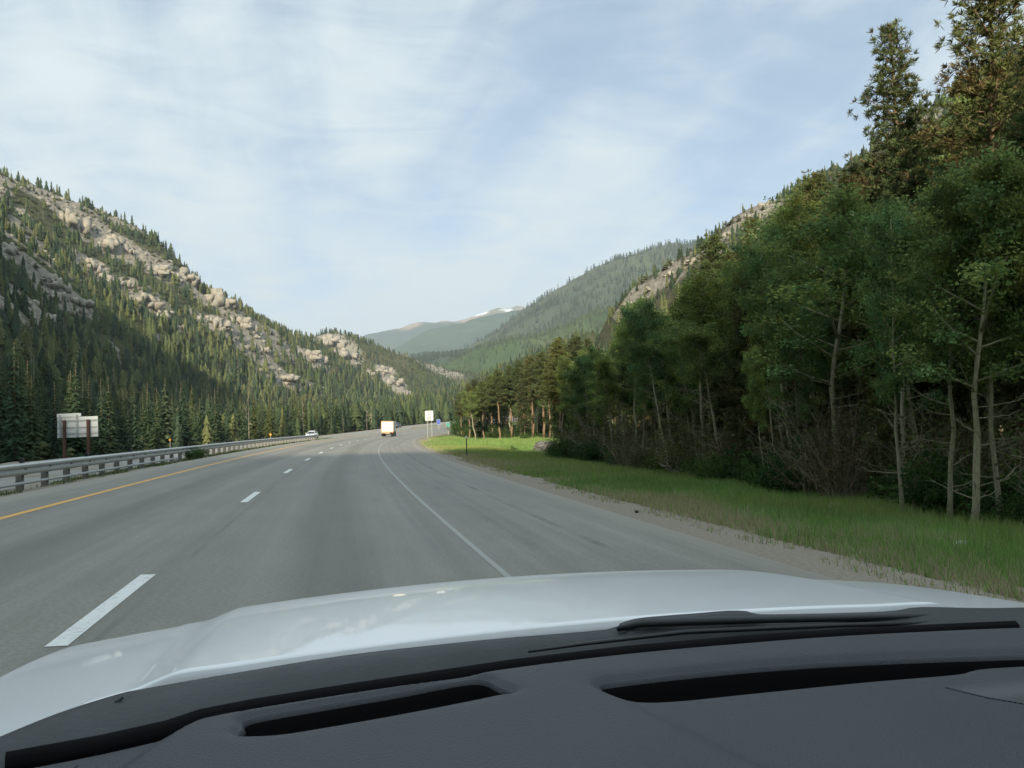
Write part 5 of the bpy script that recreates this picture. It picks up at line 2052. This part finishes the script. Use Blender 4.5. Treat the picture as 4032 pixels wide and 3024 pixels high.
def inside(poly, x, y):
    c = np.zeros(x.shape, bool)
    n = len(poly)
    for i in range(n):
        (x1, y1), (x2, y2) = poly[i], poly[(i + 1) % n]
        cond = ((y1 > y) != (y2 > y)) & (x < (x2 - x1) * (y - y1) / (y2 - y1 + 1e-12) + x1)
        c ^= cond
    return c


def pdist(pl, x, y, closed=False):
    best = np.full(x.shape, 9.0)
    side = np.zeros(x.shape)
    seq = list(zip(pl, pl[1:] + ([pl[0]] if closed else [])))
    for (x1, y1), (x2, y2) in seq:
        dx, dy = x2 - x1, y2 - y1
        t = np.clip(((x - x1) * dx + (y - y1) * dy) / (dx * dx + dy * dy + 1e-12), 0, 1)
        d = np.hypot(x - x1 - dx * t, y - y1 - dy * t)
        s = np.sign((x - x1) * dy - (y - y1) * dx)
        m = d < best
        best = np.where(m, d, best)
        side = np.where(m, s, side)
    return best, side


def smooth_poly(poly, n, closed=True):
    P_ = np.array(poly)
    m = len(P_)
    out = []
    for i in range(m if closed else m - 1):
        idx = [(i - 1) % m, i, (i + 1) % m, (i + 2) % m] if closed else [max(i - 1, 0), i, i + 1, min(i + 2, m - 1)]
        p0, p1, p2, p3 = (P_[k] for k in idx)
        k_ = max(2, int(np.linalg.norm(p2 - p1) / n))
        for t in np.arange(k_) / k_:
            out.append(.5 * (2 * p1 + (p2 - p0) * t + (2 * p0 - 5 * p1 + 4 * p2 - p3) * t * t + (3 * p1 - p0 - 3 * p2 + p3) * t ** 3))
    if not closed:
        out.append(P_[-1])
    return np.array(out)


def offset_poly(Q, d):
    t = np.roll(Q, -1, 0) - np.roll(Q, 1, 0)
    t = t / np.maximum(np.linalg.norm(t, axis=1, keepdims=True), 1e-9)
    area = .5 * np.sum(Q[:, 0] * np.roll(Q[:, 1], -1) - Q[:, 1] * np.roll(Q[:, 0], -1))
    n = np.stack([t[:, 1], -t[:, 0]], 1) * np.sign(area)      # outward
    for _k in range(3):
        n = (np.roll(n, 1, 0) + n + np.roll(n, -1, 0)) / 3
    return Q + n * d


VA, VB = smooth_poly(vent_a, .006), smooth_poly(vent_b, .006)
FR = smooth_poly([tuple(q) for q in front], .012, False)
DBACK = .55


def dash_z(x, y):
    x, y = np.asarray(x, float), np.asarray(y, float)
    z = dash_plane(y)
    fyv = np.interp(x, FR[:, 0], FR[:, 1])
    z = z - .012 * (1 - np.clip((fyv - y) / .02, 0, 1)) ** 2
    for poly in (VA, VB):
        d_, _q = pdist([tuple(q) for q in poly], x, y, True)
        z = z - .007 * np.exp(-(d_ / .008) ** 2)
    d_, sd = pdist(seam, x, y)
    stp = np.clip(.5 - .5 * sd * np.clip(d_ / .022, 0, 1), 0, 1)
    stp = stp * stp * (3 - 2 * stp)
    z = z - .011 * stp * np.clip((1.20 - y) / .16, 0, 1)
    d_, sd = pdist(seam_l, x, y)
    stp = np.clip(.5 + .5 * sd * np.clip(d_ / .012, 0, 1), 0, 1)
    z = z - .010 * stp * np.clip((seam_l[0][0] - .01 - x) / .05, 0, 1)
    return z


from mathutils.geometry import delaunay_2d_cdt
pts2, eds2 = [], []


def add_loop(Q, closed=True):
    b0 = len(pts2)
    pts2.extend(tuple(q) for q in Q)
    m = len(Q)
    eds2.extend((b0 + k, b0 + (k + 1) % m) for k in range(m if closed else m - 1))


outer = np.concatenate([FR, [[FR[-1, 0], DBACK], [FR[0, 0], DBACK]]])
add_loop(outer)
for Q in (VA, VB):
    add_loop(Q)
    for d_ in (.004, .009, .016):
        pts2.extend(tuple(q) for q in offset_poly(Q, d_))
for o_ in (.004, .009, .015, .022):
    pts2.extend((q[0], q[1] - o_) for q in FR)
for sm_, w_ in ((seam, .024), (seam_l, .013)):
    sq = smooth_poly(sm_, .012, False)
    tt = np.gradient(sq, axis=0)
    tt = tt / np.linalg.norm(tt, axis=1, keepdims=True)
    for k_ in (-1, -.6, -.3, 0, .3, .6, 1):
        pts2.extend(tuple(q) for q in sq + np.stack([tt[:, 1], -tt[:, 0]], 1) * w_ * k_)
GXd, GYd = np.meshgrid(np.arange(FR[0, 0] + .01, FR[-1, 0], .022), np.arange(DBACK + .01, 1.5, .022))
pts2.extend(zip(GXd.ravel().tolist(), GYd.ravel().tolist()))
res = delaunay_2d_cdt([Vector(p) for p in pts2], eds2, [], 0, 1e-5)
V2 = np.array([v[:] for v in res[0]])
F2 = np.array([f[:] for f in res[2] if len(f) == 3])
cen = V2[F2].mean(1)
okf = inside([tuple(q) for q in outer], cen[:, 0], cen[:, 1]) & ~inside([tuple(q) for q in VA], cen[:, 0], cen[:, 1]) & ~inside([tuple(q) for q in VB], cen[:, 0], cen[:, 1])
F2 = F2[okf]
V3 = np.concatenate([V2, (dash_z(V2[:, 0], V2[:, 1]) + CAM[2])[:, None]], 1)
DASHM = NT('dashboard_plastic')
_co = DASHM.node('ShaderNodeTexCoord').outputs['Object']
_v = DASHM.node('ShaderNodeTexVoronoi')
_v.inputs['Scale'].default_value = 330
DASHM.l.new(_co, _v.inputs['Vector'])
_n = DASHM.noise(_co, 5.0, 5, .6)
DASHM = DASHM.principled(DASHM.mix(_n, (.040, .044, .051), (.058, .063, .071)), .58, 0, DASHM.bump(_v.outputs['Distance'], .5, .0012), .4)
VENTM = plain('vent_black', (.008, .008, .009), .9, 0, .1, 20, .1)


dash = obj('dashboard', mesh_np('dashboard', V3, [F2], smooth=True), DASHM, parent=car)
for Q in (VA, VB):
    rings = []
    for ins_, dz_ in ((0, 0), (.002, -.002), (.004, -.006), (.0055, -.014), (.007, -.040), (.008, -.080)):
        q = offset_poly(Q, -ins_)
        rings.append(np.concatenate([q, (dash_z(Q[:, 0], Q[:, 1]) + CAM[2] + dz_)[:, None]], 1))
    m = len(Q)
    VV = np.concatenate(rings + [rings[-1].mean(0)[None]])
    FF = [[k * m + j, k * m + (j + 1) % m, (k + 1) * m + (j + 1) % m, (k + 1) * m + j] for k in range(len(rings) - 1) for j in range(m)]
    TT = [[(len(rings) - 1) * m + j, (len(rings) - 1) * m + (j + 1) % m, len(VV) - 1] for j in range(m)]
    mi = [0] * (2 * m) + [1] * (len(FF) - 2 * m + len(TT))
    vo = obj('defroster_vent', mesh_np('defroster_vent', VV, [np.array(FF), np.array(TT)], smooth=True, midx=mi), [DASHM, VENTM], parent=dash)

# perforated speaker covers at both ends of the dashboard
GRM = NT('speaker_mesh')
_co = GRM.node('ShaderNodeTexCoord').outputs['Object']
_v = GRM.node('ShaderNodeTexVoronoi')
_v.inputs['Scale'].default_value = 230
_v.inputs['Randomness'].default_value = 0.0
GRM.l.new(_co, _v.inputs['Vector'])
_r = GRM.ramp(_v.outputs['Distance'], [(.30, 0.0), (.45, 1.0)])
GRM = GRM.principled(GRM.mix(_r, (.012, .012, .014), (.085, .088, .095)), .6, 0, GRM.bump(_r, .6, .001))


def cover(poly, name='speaker_cover'):
    P_ = [dash_pt(*q) for q in poly]
    vs = [(x, y, float(dash_z(np.array([x]), np.array([y]))[0]) + CAM[2] + .0012) for x, y in P_]
    lo = [(x, y, CAM[2] + dash_plane(y) - .02) for x, y in P_]
    n = len(vs)
    mb = MB().add(vs + lo, [tuple(range(n))] + [(k, (k + 1) % n, n + (k + 1) % n, n + k) for k in range(n)])
    obj(name, mb.mesh(name), GRM, parent=dash)


cover([Z3(*q) for q in ((-200, 905), (0, 868), (200, 826), (420, 786), (330, 860), (270, 905), (0, 1010), (-200, 1050))])
cover([Z4(*q) for q in ((1870, 522), (2000, 505), (2212, 488), (2450, 475), (2450, 640), (2212, 592), (2050, 565))])

# cowl between hood and windscreen foot
COWL = plain('cowl_plastic', (.040, .046, .050), .55, 0, .25, 9.0, .35, .12)
up_line = [(-60, 2925), (0, 2900), (228, 2808), (456, 2735), (565, 2712), (911, 2652), (1367, 2579), (1823, 2528), (2016, 2510), (2390, 2478), (2440, 2455), (2500, 2436), (2600, 2425), (2745, 2414), (2864, 2404), (2940, 2406), (2990, 2418), (3200, 2416), (3474, 2408), (3560, 2398), (3630, 2390), (3884, 2394), (4100, 2390)]


def at_Y(px_, py_, Y):
    d = ray(px_, py_)
    return (d[0] * Y / d[1], Y, CAM[2] + d[2] * Y / d[1])


rows = []
for px_, py_ in smooth_poly(up_line, 40.0, False):
    a0 = np.array(at_Y(px_, py_, 1.385 if px_ > 450 else 1.385 - (450 - px_) * .00028))
    xb_ = a0[0]
    dn = np.array([xb_, np.interp(xb_, front[:, 0], front[:, 1]), 0])
    dn[2] = CAM[2] + dash_plane(dn[1]) - .035
    pts = []
    for t, bulge in ((-.06, -.02), (0, 0), (.12, .004), (.35, .010), (.6, .004), (.78, -.006), (.80, -.030), (1.05, -.02)):
        q = a0 + (dn - a0) * t
        pts.append((q[0], q[1], q[2] + bulge))
    rows.append(pts)
G = np.array(rows)
n0, n1 = G.shape[:2]
i, j = np.meshgrid(np.arange(n0 - 1), np.arange(n1 - 1), indexing='ij')
a = (i * n1 + j).ravel()
obj('cowl', mesh_np('cowl', G.reshape(-1, 3), [np.stack([a, a + 1, a + n1 + 1, a + n1], 1)], smooth=True), COWL, parent=car)
# black seal strip where the glass meets the cowl
mb = MB()
pts = []
for x_, y_ in front[1:-1]:
    pts.append((x_, y_ + .018, CAM[2] + dash_plane(y_) - .012))
mb.tube(pts, [.014] * len(pts), 8)
obj('windscreen_seal', mb.mesh('windscreen_seal', smooth=True), VENTM, parent=car)
# wiper arm and blade lying on the cowl
mb = MB()
wl_ = [at_Y(px_, py_, Y) for px_, py_, Y in ((2430, 2478, 1.36), (2520, 2455, 1.345), (2700, 2448, 1.335), (3000, 2440, 1.33), (3400, 2432, 1.33), (3800, 2424, 1.34), (4150, 2418, 1.34))]
mb.tube(wl_, [.004, .007, .007, .006, .006, .006, .005], 8)
wp = obj('wiper', mb.mesh('wiper', smooth=True), plain('wiper_black', (.028, .031, .034), .5), parent=car)
mb = MB()
wl_ = [at_Y(px_, py_, Y) for px_, py_, Y in ((2080, 2566, 1.30), (2300, 2535, 1.305), (2700, 2488, 1.31), (3300, 2462, 1.31), (4150, 2440, 1.32))]
mb.tube(wl_, [.002, .003, .004, .004, .003], 6)
obj('wiper_blade', mb.mesh('wiper_blade', smooth=True), plain('wiper_black', (.014, .015, .017), .45), parent=wp)
# washer cap and hood bump stop on the cowl at left
p = at_Y(555, 2788, 1.33)
obj('cowl_cap', MB().cyl((p[0], p[1], p[2] - .01), (p[0], p[1] - .004, p[2] + .008), .013, .011, 14).mesh('cowl_cap', smooth=False), COWL, parent=car)
p = at_Y(450, 2800, 1.33)
obj('cowl_hook', MB().tube([(p[0], p[1], p[2] - .02), (p[0] + .003, p[1], p[2] + .012), (p[0] + .012, p[1], p[2] + .018)], [.003, .003, .002], 7).mesh('cowl_hook', smooth=True), COWL, parent=car)
print('car', round(time.time() - T0, 1))

# ------------------------------------------------------------------ haze
hz = MB().box(-5200, 5200, -1400, 8600, -8.5, 1130)
HZ = bpy.data.materials.new('haze')
HZ.use_nodes = True
HZ.node_tree.nodes.clear()
_o = HZ.node_tree.nodes.new('ShaderNodeOutputMaterial')
_v = HZ.node_tree.nodes.new('ShaderNodeVolumePrincipled')
_v.inputs['Color'].default_value = (.74, .86, 1.0, 1)
_v.inputs['Density'].default_value = 1.1e-4
_v.inputs['Anisotropy'].default_value = 0.0
HZ.node_tree.links.new(_v.outputs[0], _o.inputs['Volume'])
obj('haze', hz.mesh('haze'), HZ, kind='stuff', label='thin bluish summer haze in the valley air')
print('done', round(time.time() - T0, 1))
